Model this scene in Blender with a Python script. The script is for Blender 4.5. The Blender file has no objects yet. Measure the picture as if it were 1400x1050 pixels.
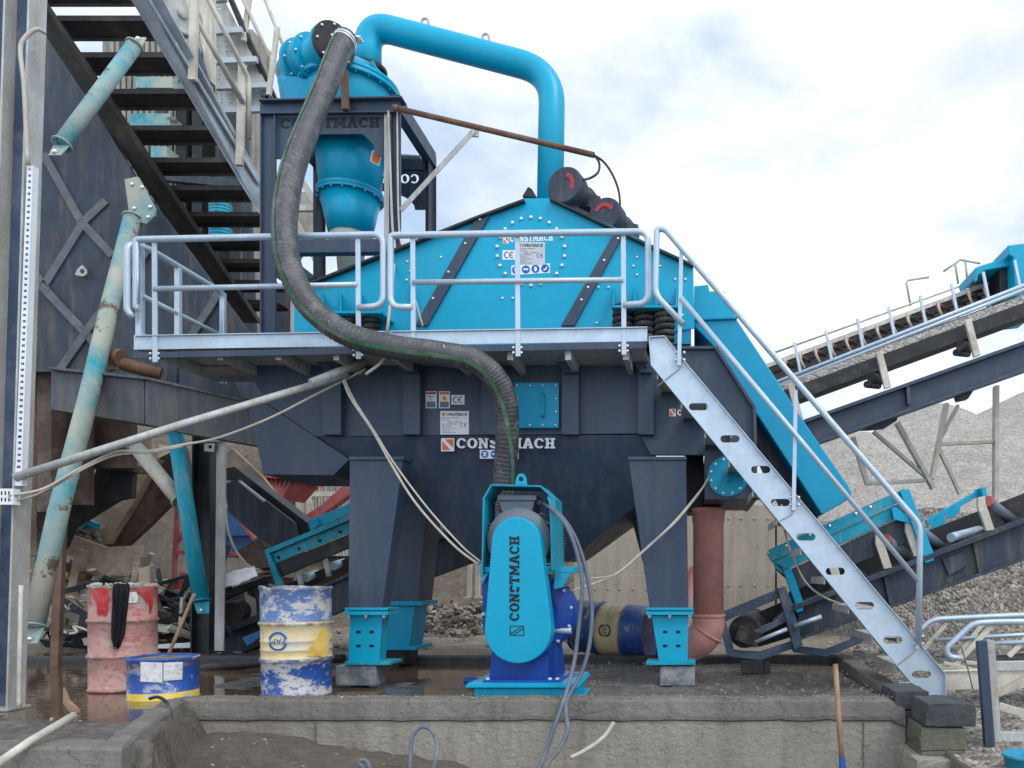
import bpy, bmesh, math, random
from mathutils import Vector, Matrix, noise as mnoise
random.seed(7)
R = math.radians
SC = bpy.context.scene
COL = SC.collection
# ---- photograph measurements: pixel (1400x1050) + distance in metres -> world point
F, CX, CY, CAMH = 1050.0, 950.0, 785.0, 0.97
def P(x, y, d): return Vector(((x - CX) * d / F, d, CAMH - (y - CY) * d / F))
def L(px, d): return px * d / F
ORG = {}
def setp(o, label=None, cat=None, group=None, kind=None):
    if label: o['label'] = label
    if cat: o['category'] = cat
    if group: o['group'] = group
    if kind: o['kind'] = kind
def thing(name, label, cat, origin, group=None):
    o = bpy.data.objects.new(name, None); COL.objects.link(o)
    o.empty_display_size = 0.1
    o.location = origin; ORG[o] = Vector(origin)
    setp(o, label, cat, group); return o
def roundpath(pts, r, n=5):
    out = [pts[0].copy()]
    for i in range(1, len(pts) - 1):
        a, b, c = pts[i-1], pts[i], pts[i+1]
        u = (a - b); v = (c - b); lu, lv = u.length, v.length
        rr = min(r, lu * .49, lv * .49)
        u.normalize(); v.normalize()
        p, q = b + u * rr, b + v * rr
        for k in range(n + 1):
            t = k / n
            out.append(p * (1-t)**2 + b * 2*t*(1-t) + q * t*t)
    out.append(pts[-1].copy()); return out
def spline(pts, n=8):
    out = []
    P_ = [pts[0]*2 - pts[1]] + list(pts) + [pts[-1]*2 - pts[-2]]
    for i in range(1, len(P_) - 2):
        a, b, c, e = P_[i-1], P_[i], P_[i+1], P_[i+2]
        for k in range(n):
            t = k / n
            out.append(.5*((b*2) + (c-a)*t + (a*2-b*5+c*4-e)*t*t + (b*3-a-c*3+e)*t**3))
    out.append(pts[-1].copy()); return out
def pp(lst, d=None):
    return [P(*q) if d is None else P(q[0], q[1], d) for q in lst]
class MB:
    def __init__(s): s.bm = bmesh.new(); s.mi = 0
    def face(s, vs, smooth=False):
        try:
            f = s.bm.faces.new(vs); f.material_index = s.mi; f.smooth = smooth; return f
        except ValueError: return None
    def prism(s, pts, vec, pts2=None):
        vec = Vector(vec)
        a = [s.bm.verts.new(p) for p in pts]
        b = [s.bm.verts.new(p + vec) for p in (pts2 or pts)]
        s.face(a); s.face(b[::-1]); n = len(a)
        for i in range(n): s.face([a[i], b[i], b[(i+1) % n], a[(i+1) % n]])
        return s
    def plate(s, poly, d, t): return s.prism([P(x, y, d) for x, y in poly], (0, t, 0))
    def holed(s, outer, holes, d, t):
        bm = s.bm; es = []
        for lp in [outer] + holes:
            vs = [bm.verts.new(P(x, y, d)) for x, y in lp]
            for i in range(len(vs)): es.append(bm.edges.new((vs[i], vs[(i+1) % len(vs)])))
        r = bmesh.ops.triangle_fill(bm, use_beauty=True, use_dissolve=False, edges=es, normal=(0, -1, 0))
        fs = [g for g in r['geom'] if isinstance(g, bmesh.types.BMFace)]
        for f in fs: f.material_index = s.mi
        e = bmesh.ops.extrude_face_region(bm, geom=fs, use_keep_orig=True)['geom']
        bmesh.ops.translate(bm, vec=(0, t, 0), verts=[g for g in e if isinstance(g, bmesh.types.BMVert)])
        for g in e:
            if isinstance(g, bmesh.types.BMFace): g.material_index = s.mi
        return s
    def box(s, c, sx, sy, sz, rot=None):
        c = Vector(c); M = rot or Matrix.Identity(3)
        q = [c + M @ Vector((x*sx/2, y*sy/2, z*sz/2)) for x, y, z in
             ((-1,-1,-1),(1,-1,-1),(1,1,-1),(-1,1,-1),(-1,-1,1),(1,-1,1),(1,1,1),(-1,1,1))]
        return s.hexa(q)
    def hexa(s, q):
        v = [s.bm.verts.new(p) for p in q]
        for f in ((0,3,2,1),(4,5,6,7),(0,1,5,4),(1,2,6,5),(2,3,7,6),(3,0,4,7)): s.face([v[i] for i in f])
        return s
    def pbox(s, x0, y0, x1, y1, d, t): return s.plate([(x0,y0),(x1,y0),(x1,y1),(x0,y1)], d, t)
    def frame(s, p0, p1, up):
        z = (p1 - p0).normalized(); up = Vector(up)
        if abs(z.dot(up.normalized())) > .98: up = Vector((1,0,0)) if abs(z.x) < .9 else Vector((0,1,0))
        x = up.cross(z).normalized(); y = z.cross(x).normalized(); return x, y, z
    def prof(s, p0, p1, pr, up=(0,0,1)):
        x, y, z = s.frame(p0, p1, up)
        return s.prism([p0 + x*a + y*b for a, b in pr], p1 - p0)
    def bar(s, p0, p1, w, h, up=(0,0,1)):
        MB.J = (getattr(MB, 'J', 0) + 1) % 7; j = Vector((0, .0023*MB.J, 0)); p0, p1 = p0 + j, p1 + j
        return s.prof(p0, p1, [(-w/2,-h/2),(w/2,-h/2),(w/2,h/2),(-w/2,h/2)], up)
    def ibeam(s, p0, p1, w, h, t=.012, up=(0,0,1)):
        return s.prof(p0, p1, [(-w/2,-h/2),(w/2,-h/2),(w/2,-h/2+t),(t/2,-h/2+t),(t/2,h/2-t),(w/2,h/2-t),(w/2,h/2),
                               (-w/2,h/2),(-w/2,h/2-t),(-t/2,h/2-t),(-t/2,-h/2+t),(-w/2,-h/2+t)], up)
    def chan(s, p0, p1, w, h, t=.012, up=(0,0,1)):   # web at -w/2 side
        return s.prof(p0, p1, [(-w/2,-h/2),(w/2,-h/2),(w/2,-h/2+t),(-w/2+t,-h/2+t),(-w/2+t,h/2-t),(w/2,h/2-t),(w/2,h/2),(-w/2,h/2)], up)
    def angle(s, p0, p1, w, h, t=.008, up=(0,0,1)):
        return s.prof(p0, p1, [(-w/2,-h/2),(w/2,-h/2),(w/2,-h/2+t),(-w/2+t,-h/2+t),(-w/2+t,h/2),(-w/2,h/2)], up)
    def tube(s, pts, r, n=10, cap=True, closed=False):
        m = len(pts); rs = r if isinstance(r, (list, tuple)) else [r]*m
        t0 = (pts[1]-pts[0]).normalized()
        x = t0.orthogonal().normalized(); rings = []
        for i in range(m):
            if closed: t = (pts[(i+1) % m]-pts[i-1]).normalized()
            else:
                t = (pts[min(i+1, m-1)]-pts[max(i-1, 0)])
                t = t.normalized() if t.length > 1e-9 else t0
            x = (x - t*x.dot(t)); x = x.normalized() if x.length > 1e-6 else t.orthogonal().normalized()
            y = t.cross(x)
            rings.append([s.bm.verts.new(pts[i] + (x*math.cos(2*math.pi*k/n) + y*math.sin(2*math.pi*k/n))*rs[i]) for k in range(n)])
        for i in range(m if closed else m-1):
            a, b = rings[i], rings[(i+1) % m]
            for k in range(n): s.face([a[k], a[(k+1) % n], b[(k+1) % n], b[k]], True)
        if cap and not closed: s.face(rings[0][::-1]); s.face(rings[-1])
        return s
    def cyl(s, p0, p1, r, n=20, r1=None): return s.tube([p0, p1], [r, r if r1 is None else r1], n)
    def lathe(s, c, axis, pr, n=28, sm=True):
        c = Vector(c); z = Vector(axis).normalized(); x = z.orthogonal().normalized(); y = z.cross(x); rings = []
        for r, h in pr:
            if r < 1e-6: rings.append([s.bm.verts.new(c + z*h)])
            else: rings.append([s.bm.verts.new(c + z*h + (x*math.cos(2*math.pi*k/n)+y*math.sin(2*math.pi*k/n))*r) for k in range(n)])
        for a, b in zip(rings, rings[1:]):
            for k in range(n):
                k2 = (k+1) % n
                if len(a) == 1 and len(b) == 1: continue
                if len(a) == 1: s.face([a[0], b[k2], b[k]], sm)
                elif len(b) == 1: s.face([a[k], a[k2], b[0]], sm)
                else: s.face([a[k], a[k2], b[k2], b[k]], sm)
        if len(rings[0]) > 1: s.face(rings[0][::-1])
        if len(rings[-1]) > 1: s.face(rings[-1])
        return s
    def bolt(s, p, nrm=(0,-1,0), r=.012, h=.012):
        return s.lathe(p, nrm, [(r, 0), (r, h*.5), (r*.6, h*.95), (0, h)], 8)
    def blob(s, c, rx, ry, rz, seed=0, sub=1, amp=.25):
        r = bmesh.ops.create_icosphere(s.bm, subdivisions=sub, radius=1)
        rot = Matrix.Rotation(seed*1.7, 3, 'Z') @ Matrix.Rotation(seed*.9, 3, 'X')
        for v in r['verts']:
            k = 1 + amp*mnoise.noise(v.co*1.3 + Vector((seed*3.1, seed, 0)))
            v.co = Vector(c) + rot @ Vector((v.co.x*rx*k, v.co.y*ry*k, v.co.z*rz*k))
        for f in {f for v in r['verts'] for f in v.link_faces}: f.material_index = s.mi
        return s
    def coil(s, c, R_, h, turns, r, n=8):
        pts = []
        for i in range(int(turns*14)+1):
            a = 2*math.pi*i/14
            pts.append(Vector(c)+Vector((R_*math.cos(a), R_*math.sin(a), h*i/(turns*14))))
        return s.tube(pts, r, n)
    def build(s, name, mats, parent=None, label=None, cat=None, group=None, kind=None, bevel=.004, origin=None, seg=2):
        bm = s.bm
        bmesh.ops.recalc_face_normals(bm, faces=bm.faces)
        if parent is not None: org = ORG[parent]
        elif origin is not None: org = Vector(origin)
        else:
            xs = [v.co for v in bm.verts]
            org = Vector(((min(v.x for v in xs)+max(v.x for v in xs))/2, (min(v.y for v in xs)+max(v.y for v in xs))/2, min(v.z for v in xs)))
        bmesh.ops.translate(bm, vec=-org, verts=bm.verts)
        me = bpy.data.meshes.new(name); bm.to_mesh(me); bm.free()
        for m in (mats if isinstance(mats, (list, tuple)) else [mats]): me.materials.append(m)
        o = bpy.data.objects.new(name, me); COL.objects.link(o); ORG[o] = org
        if parent is not None: o.parent = parent
        else: o.location = org
        setp(o, label, cat, group, kind)
        if bevel:
            b = o.modifiers.new('bevel', 'BEVEL'); b.width = bevel; b.segments = seg; b.limit_method = 'ANGLE'; b.angle_limit = R(40)
        return o
def dup(o, loc, label=None, rz=0, group=None):
    c = o.copy(); COL.objects.link(c); c.location = loc; c.rotation_euler.z += rz; ORG[c] = Vector(loc)
    if label: c['label'] = label
    if group: c['group'] = group
    for ch in list(o.children):
        k = ch.copy(); COL.objects.link(k); k.parent = c
        for g in ch.children:
            q = g.copy(); COL.objects.link(q); q.parent = k
    return c
# ---- slab-serif lettering
def slice_x(mb, st=.02):
    xs = [v.co.x for v in mb.bm.verts]; x = min(xs) + st
    while x < max(xs):
        bmesh.ops.bisect_plane(mb.bm, geom=mb.bm.verts[:]+mb.bm.edges[:]+mb.bm.faces[:], plane_co=(x,0,0), plane_no=(1,0,0)); x += st
def ell(cx, cy, rx, ry, a0, a1, n): return [(cx+rx*math.cos(R(a0+(a1-a0)*i/n)), cy+ry*math.sin(R(a0+(a1-a0)*i/n))) for i in range(n+1)]
def _S():
    c = [Vector((x, y, 0)) for x, y in ((.76,.68),(.7,.82),(.45,.88),(.2,.8),(.19,.65),(.4,.55),(.6,.45),(.74,.32),(.66,.17),(.42,.12),(.2,.18),(.13,.33))]
    q = spline(c, 4); l, r = [], []
    for i, p in enumerate(q):
        t = (q[min(i+1, len(q)-1)] - q[max(i-1, 0)]).normalized(); nn = Vector((-t.y, t.x, 0))*.125
        l.append((p+nn)[:2]); r.append((p-nn)[:2])
    return l + r[::-1]
GL = {
 'H': (1.0, [(0,0),(.46,0),(.46,.16),(.38,.16),(.38,.42),(.62,.42),(.62,.16),(.54,.16),(.54,0),(1,0),(1,.16),(.88,.16),(.88,.84),(1,.84),(1,1),(.54,1),(.54,.84),(.62,.84),(.62,.58),(.38,.58),(.38,.84),(.46,.84),(.46,1),(0,1),(0,.84),(.12,.84),(.12,.16),(0,.16)], None),
 'T': (.9, [(.22,0),(.68,0),(.68,.14),(.59,.14),(.59,.82),(.74,.82),(.74,.66),(.9,.66),(.9,1),(0,1),(0,.66),(.16,.66),(.16,.82),(.31,.82),(.31,.14),(.22,.14)], None),
 'N': (1.0, [(0,0),(.4,0),(.4,.15),(.32,.15),(.32,.6),(.66,0),(.9,0),(.9,.85),(1,.85),(1,1),(.6,1),(.6,.85),(.68,.85),(.68,.45),(.36,1),(0,1),(0,.85),(.1,.85),(.1,.15),(0,.15)], None),
 'M': (1.2, [(0,0),(.4,0),(.4,.15),(.32,.15),(.32,.62),(.5,.2),(.7,.2),(.88,.62),(.88,.15),(.8,.15),(.8,0),(1.2,0),(1.2,.15),(1.1,.15),(1.1,.85),(1.2,.85),(1.2,1),(.84,1),(.6,.5),(.36,1),(0,1),(0,.85),(.1,.85),(.1,.15),(0,.15)], None),
 'A': (1.05, [(0,0),(.42,0),(.42,.15),(.36,.15),(.4,.27),(.66,.27),(.7,.15),(.63,.15),(.63,0),(1.05,0),(1.05,.15),(.97,.15),(.68,1),(.36,1),(.08,.15),(0,.15)], [(.45,.42),(.61,.42),(.53,.72)]),
 'C': (.95, ell(.5,.5,.5,.5,40,320,18)+[(.95,.02)]*0+ell(.5,.5,.23,.33,318,42,14)+[(.72,.66),(.92,.66)], None),
 'O': (1.0, ell(.5,.5,.5,.5,0,345,23), ell(.5,.5,.21,.33,0,340,17)),
 'S': (.88, _S(), None)}
def word_polys(s, x0, yb, w, h, rot=False, skew=0.):
    tot = sum(GL[c][0] for c in s) + .07*(len(s)-1); k = w/tot; out = []; u = 0
    for c in s:
        gw, o, hl = GL[c]
        def tr(q, u=u):
            a, b = (q[0]+u)*k, q[1]*h
            return (x0 + b, yb - a) if False else ((x0 - h + b + 0, yb - a) if rot == 'no' else ((x0 + a, yb - b + skew*a) if not rot else (x0 - b, yb - a)))
        out.append(([tr(q) for q in o], [tr(q) for q in hl] if hl else None)); u += gw + .07
    return out
def word(mb, s, x0, yb, w, h, d, t=.003, rot=False, skew=0.):
    for o, hl in word_polys(s, x0, yb, w, h, rot, skew): mb.holed(o, [hl] if hl else [], d - t, t + .001)
def textpx(mb, s, x0, yb, hpx, d, wpx=None, t=.0015, rot=None):
    """small print with the built-in font, laid on the plane y = d facing the camera side"""
    cu = bpy.data.curves.new('print', 'FONT'); cu.body = s; cu.size = 1; cu.resolution_u = 2
    ob = bpy.data.objects.new('print', cu); COL.objects.link(ob)
    me = bpy.data.meshes.new_from_object(ob.evaluated_get(bpy.context.evaluated_depsgraph_get()))
    bpy.data.objects.remove(ob); bpy.data.curves.remove(cu)
    if not me.vertices: return
    mx = max(v.co.x for v in me.vertices); my = max(v.co.y for v in me.vertices)
    kx = (wpx/mx) if wpx else hpx/my; ky = hpx/my
    q = []
    for v in me.vertices:
        a, b = v.co.x*kx, v.co.y*ky
        if rot: a, b = a*math.cos(rot)-b*math.sin(rot), a*math.sin(rot)+b*math.cos(rot)
        q.append(s_new(mb, P(x0+a, yb-b, d-t)))
    for f in me.polygons: mb.face([q[i] for i in f.vertices])
    bpy.data.meshes.remove(me)
def s_new(mb, p): return mb.bm.verts.new(p)
def circ(x, y, r, n=20, ry=None): return [(x+r*math.cos(2*math.pi*i/n), y+(ry or r)*math.sin(2*math.pi*i/n)) for i in range(n)]
def hull2(c1, r1, c2, r2, n=14):      # belt-guard outline: big circle below, small above
    return [(c1[0]+r1*math.cos(R(180+180*i/n)), c1[1]+r1*math.sin(R(180+180*i/n))) for i in range(n+1)] + \
           [(c2[0]+r2*math.cos(R(-8+196*i/n)), c2[1]+r2*math.sin(R(-8+196*i/n))) for i in range(n+1)]
# ---- materials
def nt(name):
    m = bpy.data.materials.new(name); m.use_nodes = True; n = m.node_tree
    return m, n, n.nodes['Principled BSDF']
def sock(n, frm, to): n.links.new(frm, to)
def coords(n, stretch=None, rnd=True):
    tc = n.nodes.new('ShaderNodeTexCoord'); v = tc.outputs['Object']
    if rnd:
        oi = n.nodes.new('ShaderNodeObjectInfo'); ml = n.nodes.new('ShaderNodeMath'); ml.operation = 'MULTIPLY'; ml.inputs[1].default_value = 37.
        sock(n, oi.outputs['Random'], ml.inputs[0]); ad = n.nodes.new('ShaderNodeVectorMath'); sock(n, v, ad.inputs[0]); sock(n, ml.outputs[0], ad.inputs[1]); v = ad.outputs[0]
    if stretch:
        mp = n.nodes.new('ShaderNodeVectorMath'); mp.operation = 'MULTIPLY'; mp.inputs[1].default_value = stretch; sock(n, v, mp.inputs[0]); v = mp.outputs[0]
    return v
def nz(n, v, sc, det=6, rough=.6, lo=.35, hi=.65, a=0., b=1.):
    t = n.nodes.new('ShaderNodeTexNoise'); t.inputs['Scale'].default_value = sc; t.inputs['Detail'].default_value = det; t.inputs['Roughness'].default_value = rough
    sock(n, v, t.inputs['Vector'])
    m = n.nodes.new('ShaderNodeMapRange'); sock(n, t.outputs['Fac'], m.inputs[0])
    for i, q in zip((1,2,3,4), (lo, hi, a, b)): m.inputs[i].default_value = q
    return m.outputs[0]
def mixc(n, fac, a, b, mode='MIX'):
    m = n.nodes.new('ShaderNodeMix'); m.data_type = 'RGBA'; m.blend_type = mode
    for i, q in ((0, fac), (6, a), (7, b)):
        if hasattr(q, 'is_output'): sock(n, q, m.inputs[i])
        else: m.inputs[i].default_value = q if i == 0 else (*q, 1)
    return m.outputs[2]
def finish(n, bs, color, rough, height=None, strength=.2, dist=.01):
    if hasattr(color, 'is_output'): sock(n, color, bs.inputs['Base Color'])
    else: bs.inputs['Base Color'].default_value = (*color, 1)
    if hasattr(rough, 'is_output'): sock(n, rough, bs.inputs['Roughness'])
    else: bs.inputs['Roughness'].default_value = rough
    if height is not None:
        b = n.nodes.new('ShaderNodeBump'); b.inputs['Strength'].default_value = strength; b.inputs['Distance'].default_value = dist
        sock(n, height, b.inputs['Height']); sock(n, b.outputs[0], bs.inputs['Normal'])
def mat(name, col, rough=.5, metal=0., var=.18, vs=3., dirt=None, da=.5, ds=2.5, streak=False, bump=.12, bs_=45., dirt2=None, da2=.4, ds2=9., spec=.28):
    m, n, b = nt(name); b.inputs['Metallic'].default_value = metal; b.inputs['Specular IOR Level'].default_value = spec
    v = coords(n); vst = coords(n, (5, 5, .6)) if streak else v
    g = nz(n, v, vs, 5, .6, .3, .7, 1-var, 1+var); c = mixc(n, 1., col, g, 'MULTIPLY')
    fine = nz(n, v, vs*14, 3, .6, .3, .7, 1-var*.5, 1+var*.5); c = mixc(n, 1., c, fine, 'MULTIPLY')
    r = rough
    if dirt:
        f = nz(n, vst, ds, 8, .7, .62-.3*da, .86-.3*da, 0, .9); c = mixc(n, f, c, dirt)
        rr = n.nodes.new('ShaderNodeMapRange'); sock(n, f, rr.inputs[0]); rr.inputs[3].default_value = rough; rr.inputs[4].default_value = min(.95, rough+.3); r = rr.outputs[0]
    if dirt2:
        f2 = nz(n, v, ds2, 10, .75, .70-.3*da2, .74-.3*da2, 0, 1); c = mixc(n, f2, c, dirt2)
    h = nz(n, v, bs_, 6, .6)
    rp = nz(n, v, 1.7, 2, .5, .3, .7, 0, 5.); am = n.nodes.new('ShaderNodeMath'); am.operation = 'ADD'; sock(n, h, am.inputs[0]); sock(n, rp, am.inputs[1])
    finish(n, b, c, r, am.outputs[0], max(bump, .03), .01)
    return m
DUST = (.30,.265,.215); RUST = (.13,.06,.03); MUDC = (.10,.08,.06)
M = {}
M['teal'] = mat('teal paint', (.0,.30,.475), .38, var=.05, dirt=(.04,.25,.33), da=.22, ds=1.8, bump=.03, streak=True, dirt2=(.22,.25,.25), da2=.06, ds2=14)
M['teal_dirty'] = mat('dusty teal paint', (.003,.25,.35), .5, var=.15, dirt=DUST, da=.3, ds=3, dirt2=MUDC, da2=.2, streak=True)
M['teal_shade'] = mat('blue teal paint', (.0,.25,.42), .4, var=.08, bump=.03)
M['teal_pipe'] = mat('weathered teal and cream pipe paint', (.012,.24,.31), .55, var=.15, dirt=(.38,.37,.30), da=.85, ds=1.3, dirt2=(.12,.085,.06), da2=.38, ds2=4)
M['navy'] = mat('navy grey paint', (.036,.057,.094), .42, var=.10, vs=1.2, dirt=(.075,.085,.10), da=.5, ds=1.5, bump=.04, streak=True, dirt2=(.13,.125,.115), da2=.1, ds2=16)
M['navy_dusty'] = mat('dusty navy paint', (.028,.042,.064), .6, var=.2, dirt=(.12,.11,.095), da=.45, ds=2.2, dirt2=(.06,.045,.035), da2=.35, streak=True)
M['navy_beam'] = mat('scuffed navy beam paint', (.045,.075,.125), .45, var=.3, vs=1.6, dirt=(.15,.17,.20), da=.45, ds=3, dirt2=RUST, da2=.25)
M['beam_worn'] = mat('worn grey navy beam paint', (.058,.07,.09), .5, var=.3, vs=1.6, dirt=(.15,.135,.115), da=.6, ds=2.2, streak=True, dirt2=RUST, da2=.25)
M['navy_rib'] = mat('dusty navy rib paint', (.085,.10,.12), .6, var=.25, dirt=(.20,.19,.17), da=.5, ds=4)
M['navy_black'] = mat('black steel', (.02,.022,.027), .5, var=.25, dirt=(.09,.08,.07), da=.4)
M['galv'] = mat('galvanised steel', (.42,.505,.585), .42, .35, var=.10, vs=5, dirt=(.36,.48,.60), da=.5, ds=14, bump=.05, bs_=30)
M['galv_old'] = mat('weathered galvanised steel', (.40,.42,.42), .55, .25, var=.2, dirt=(.33,.29,.22), da=.6, ds=3, streak=True, dirt2=(.2,.14,.09), da2=.2)
M['galv_dusty'] = mat('dusty zinc tube', (.50,.48,.42), .6, .1, var=.2, dirt=DUST, da=.55)
M['steel'] = mat('bright bolt steel', (.62,.64,.66), .35, .6, var=.1, bump=.02)
M['rust'] = mat('rusty steel', (.13,.075,.05), .8, var=.35, dirt=(.2,.15,.11), da=.5)
M['brown'] = mat('brown dusty chute steel', (.075,.05,.042), .75, var=.3, dirt=(.20,.165,.13), da=.5, ds=2)
M['tan'] = mat('mud caked timber coloured plate', (.40,.33,.25), .85, var=.25, dirt=(.2,.15,.11), da=.5, ds=2.5, dirt2=(.09,.06,.045), da2=.25)
M['royal'] = mat('royal blue paint', (.006,.05,.27), .33, var=.12, dirt=(.02,.07,.25), da=.3, dirt2=(.3,.33,.36), da2=.14, bump=.05)
M['motor'] = mat('grey motor paint', (.11,.14,.175), .5, var=.12, dirt=(.16,.18,.2), da=.3)
M['rubber'] = mat('black rubber', (.022,.022,.024), .6, var=.3, dirt=(.15,.15,.14), da=.4, ds=5, bump=.2, bs_=30)
M['black'] = mat('black print', (.012,.013,.016), .5, var=.1, bump=0)
M['white'] = mat('white sticker', (.62,.66,.70), .45, var=.06, bump=0)
M['silver'] = mat('silver plate', (.42,.45,.49), .4, .3, var=.08, bump=0)
M['orange'] = mat('orange sticker', (.60,.12,.025), .5, var=.06, bump=0)
M['signblue'] = mat('safety sign blue', (.01,.09,.36), .4, var=.05, bump=0)
M['yellow'] = mat('yellow print', (.7,.42,.02), .5, var=.05, bump=0)
M['redp'] = mat('red print', (.36,.035,.045), .5, var=.1, bump=0)
M['red_worn'] = mat('worn red drum paint', (.40,.022,.026), .55, var=.3, dirt=(.42,.19,.18), da=.55, ds=5, dirt2=(.20,.10,.08), da2=.35, ds2=12)
M['yellow_worn'] = mat('worn yellow drum paint', (.62,.40,.03), .55, var=.25, dirt=(.60,.49,.25), da=.7, ds=6, dirt2=(.25,.18,.09), da2=.3, ds2=14)
M['clad_dark'] = mat('darkened cladding', (.27,.26,.235), .7, var=.25, dirt=(.13,.12,.105), da=.6, streak=True)  # pale cladding in a darker colour, for the dark zones under the stairs
M['green'] = mat('green hose stripe', (.035,.11,.055), .7, var=.4, dirt=(.18,.18,.165), da=.6, ds=7)
M['hose'] = mat('scuffed hose rubber', (.040,.042,.046), .36, var=.3, dirt=(.15,.155,.16), da=.42, ds=9, bump=.3, bs_=60, dirt2=(.46,.46,.45), da2=.24, ds2=26, spec=.55)
M['cable'] = mat('grey blue cable', (.10,.125,.17), .5, var=.2, dirt=DUST, da=.3)
M['cablew'] = mat('pale dusty cable', (.42,.40,.35), .7, var=.2, dirt=DUST, da=.4)
M['pvc'] = mat('salmon pvc pipe', (.58,.27,.235), .35, var=.1, vs=2, dirt=(.25,.16,.13), da=.4, ds=2, bump=.03)
M['wood'] = mat('wooden handle', (.26,.18,.115), .7, var=.3, vs=8, dirt=(.12,.08,.05), da=.4, streak=True)
M['redframe'] = mat('faded red paint', (.34,.07,.075), .6, var=.2, dirt=(.33,.2,.17), da=.5)
M['blueskip'] = mat('faded blue sheet', (.025,.10,.25), .5, var=.2, dirt=(.1,.13,.17), da=.4)
M['clad'] = mat('pale cladding', (.46,.44,.38), .6, var=.15, dirt=(.30,.27,.22), da=.5, streak=True)
M['cloth'] = mat('black cloth', (.008,.009,.013), .9, var=.3, bump=.4, bs_=60)
M['paper'] = mat('torn paper label', (.58,.60,.60), .7, var=.15, dirt=(.3,.3,.28), da=.45, ds=18, dirt2=(.06,.07,.1), da2=.36, ds2=40)
M['tarp'] = mat('white plastic sheet', (.66,.67,.70), .35, var=.1, dirt=(.4,.38,.35), da=.3)
M['belt'] = mat('conveyor belt rubber', (.018,.019,.022), .55, var=.3, dirt=(.10,.095,.085), da=.35)
M['bucketblue'] = mat('turquoise plastic', (.015,.22,.36), .35, var=.1, dirt=(.2,.2,.18), da=.3)
M['stair_tread'] = mat('dusty dark tread steel', (.048,.046,.046), .7, var=.3, dirt=(.13,.115,.095), da=.4)
M['stringer'] = mat('blue grey stringer paint', (.36,.41,.455), .5, .2, var=.2, dirt=(.16,.17,.18), da=.45, ds=2)
# two-tone drums: paint bands by height, worn patches
def drum_mat(name, stops, wear, wa, wear2=None, wa2=.3, rings=(.0,.293,.587,.872)):
    m, n, b = nt(name); tc = n.nodes.new('ShaderNodeTexCoord'); sp = n.nodes.new('ShaderNodeSeparateXYZ'); sock(n, tc.outputs['Object'], sp.inputs[0])
    rp = n.nodes.new('ShaderNodeValToRGB'); rp.color_ramp.interpolation = 'CONSTANT'; sock(n, sp.outputs['Z'], rp.inputs[0])
    e = rp.color_ramp.elements
    while len(e) < len(stops): e.new(.5)
    for q, (p, c) in zip(e, stops): q.position = p; q.color = (*c, 1)
    v = tc.outputs['Object']
    vs = n.nodes.new('ShaderNodeVectorMath'); vs.operation = 'MULTIPLY'; vs.inputs[1].default_value = (3, 3, 4.5); sock(n, v, vs.inputs[0])
    c = mixc(n, 1., rp.outputs[0], nz(n, v, 4, 5, .6, .3, .7, .8, 1.2), 'MULTIPLY')
    f = nz(n, vs.outputs[0], 1.7, 12, .78, .66-.3*wa, .72-.3*wa, 0, .92); c = mixc(n, f, c, wear)
    if wear2: c = mixc(n, nz(n, vs.outputs[0], 3.2, 12, .75, .66-.3*wa2, .69-.3*wa2, 0, .9), c, wear2)
    acc = None
    for zr in rings:
        s1 = n.nodes.new('ShaderNodeMath'); s1.operation = 'SUBTRACT'; sock(n, sp.outputs['Z'], s1.inputs[0]); s1.inputs[1].default_value = zr
        s2 = n.nodes.new('ShaderNodeMath'); s2.operation = 'ABSOLUTE'; sock(n, s1.outputs[0], s2.inputs[0])
        s3 = n.nodes.new('ShaderNodeMapRange'); sock(n, s2.outputs[0], s3.inputs[0])
        for i, q in zip((1,2,3,4), (.004,.028,1,0)): s3.inputs[i].default_value = q
        if acc is None: acc = s3.outputs[0]
        else:
            a = n.nodes.new('ShaderNodeMath'); a.operation = 'MAXIMUM'; sock(n, acc, a.inputs[0]); sock(n, s3.outputs[0], a.inputs[1]); acc = a.outputs[0]
    if acc is not None:
        a = n.nodes.new('ShaderNodeMath'); a.operation = 'MULTIPLY'; sock(n, acc, a.inputs[0]); sock(n, nz(n, v, 14, 8, .7, .40, .58, 0, .85), a.inputs[1])
        c = mixc(n, a.outputs[0], c, (.17,.12,.085))
    finish(n, b, c, .5, nz(n, v, 25, 6), .15, .01); return m
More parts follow.
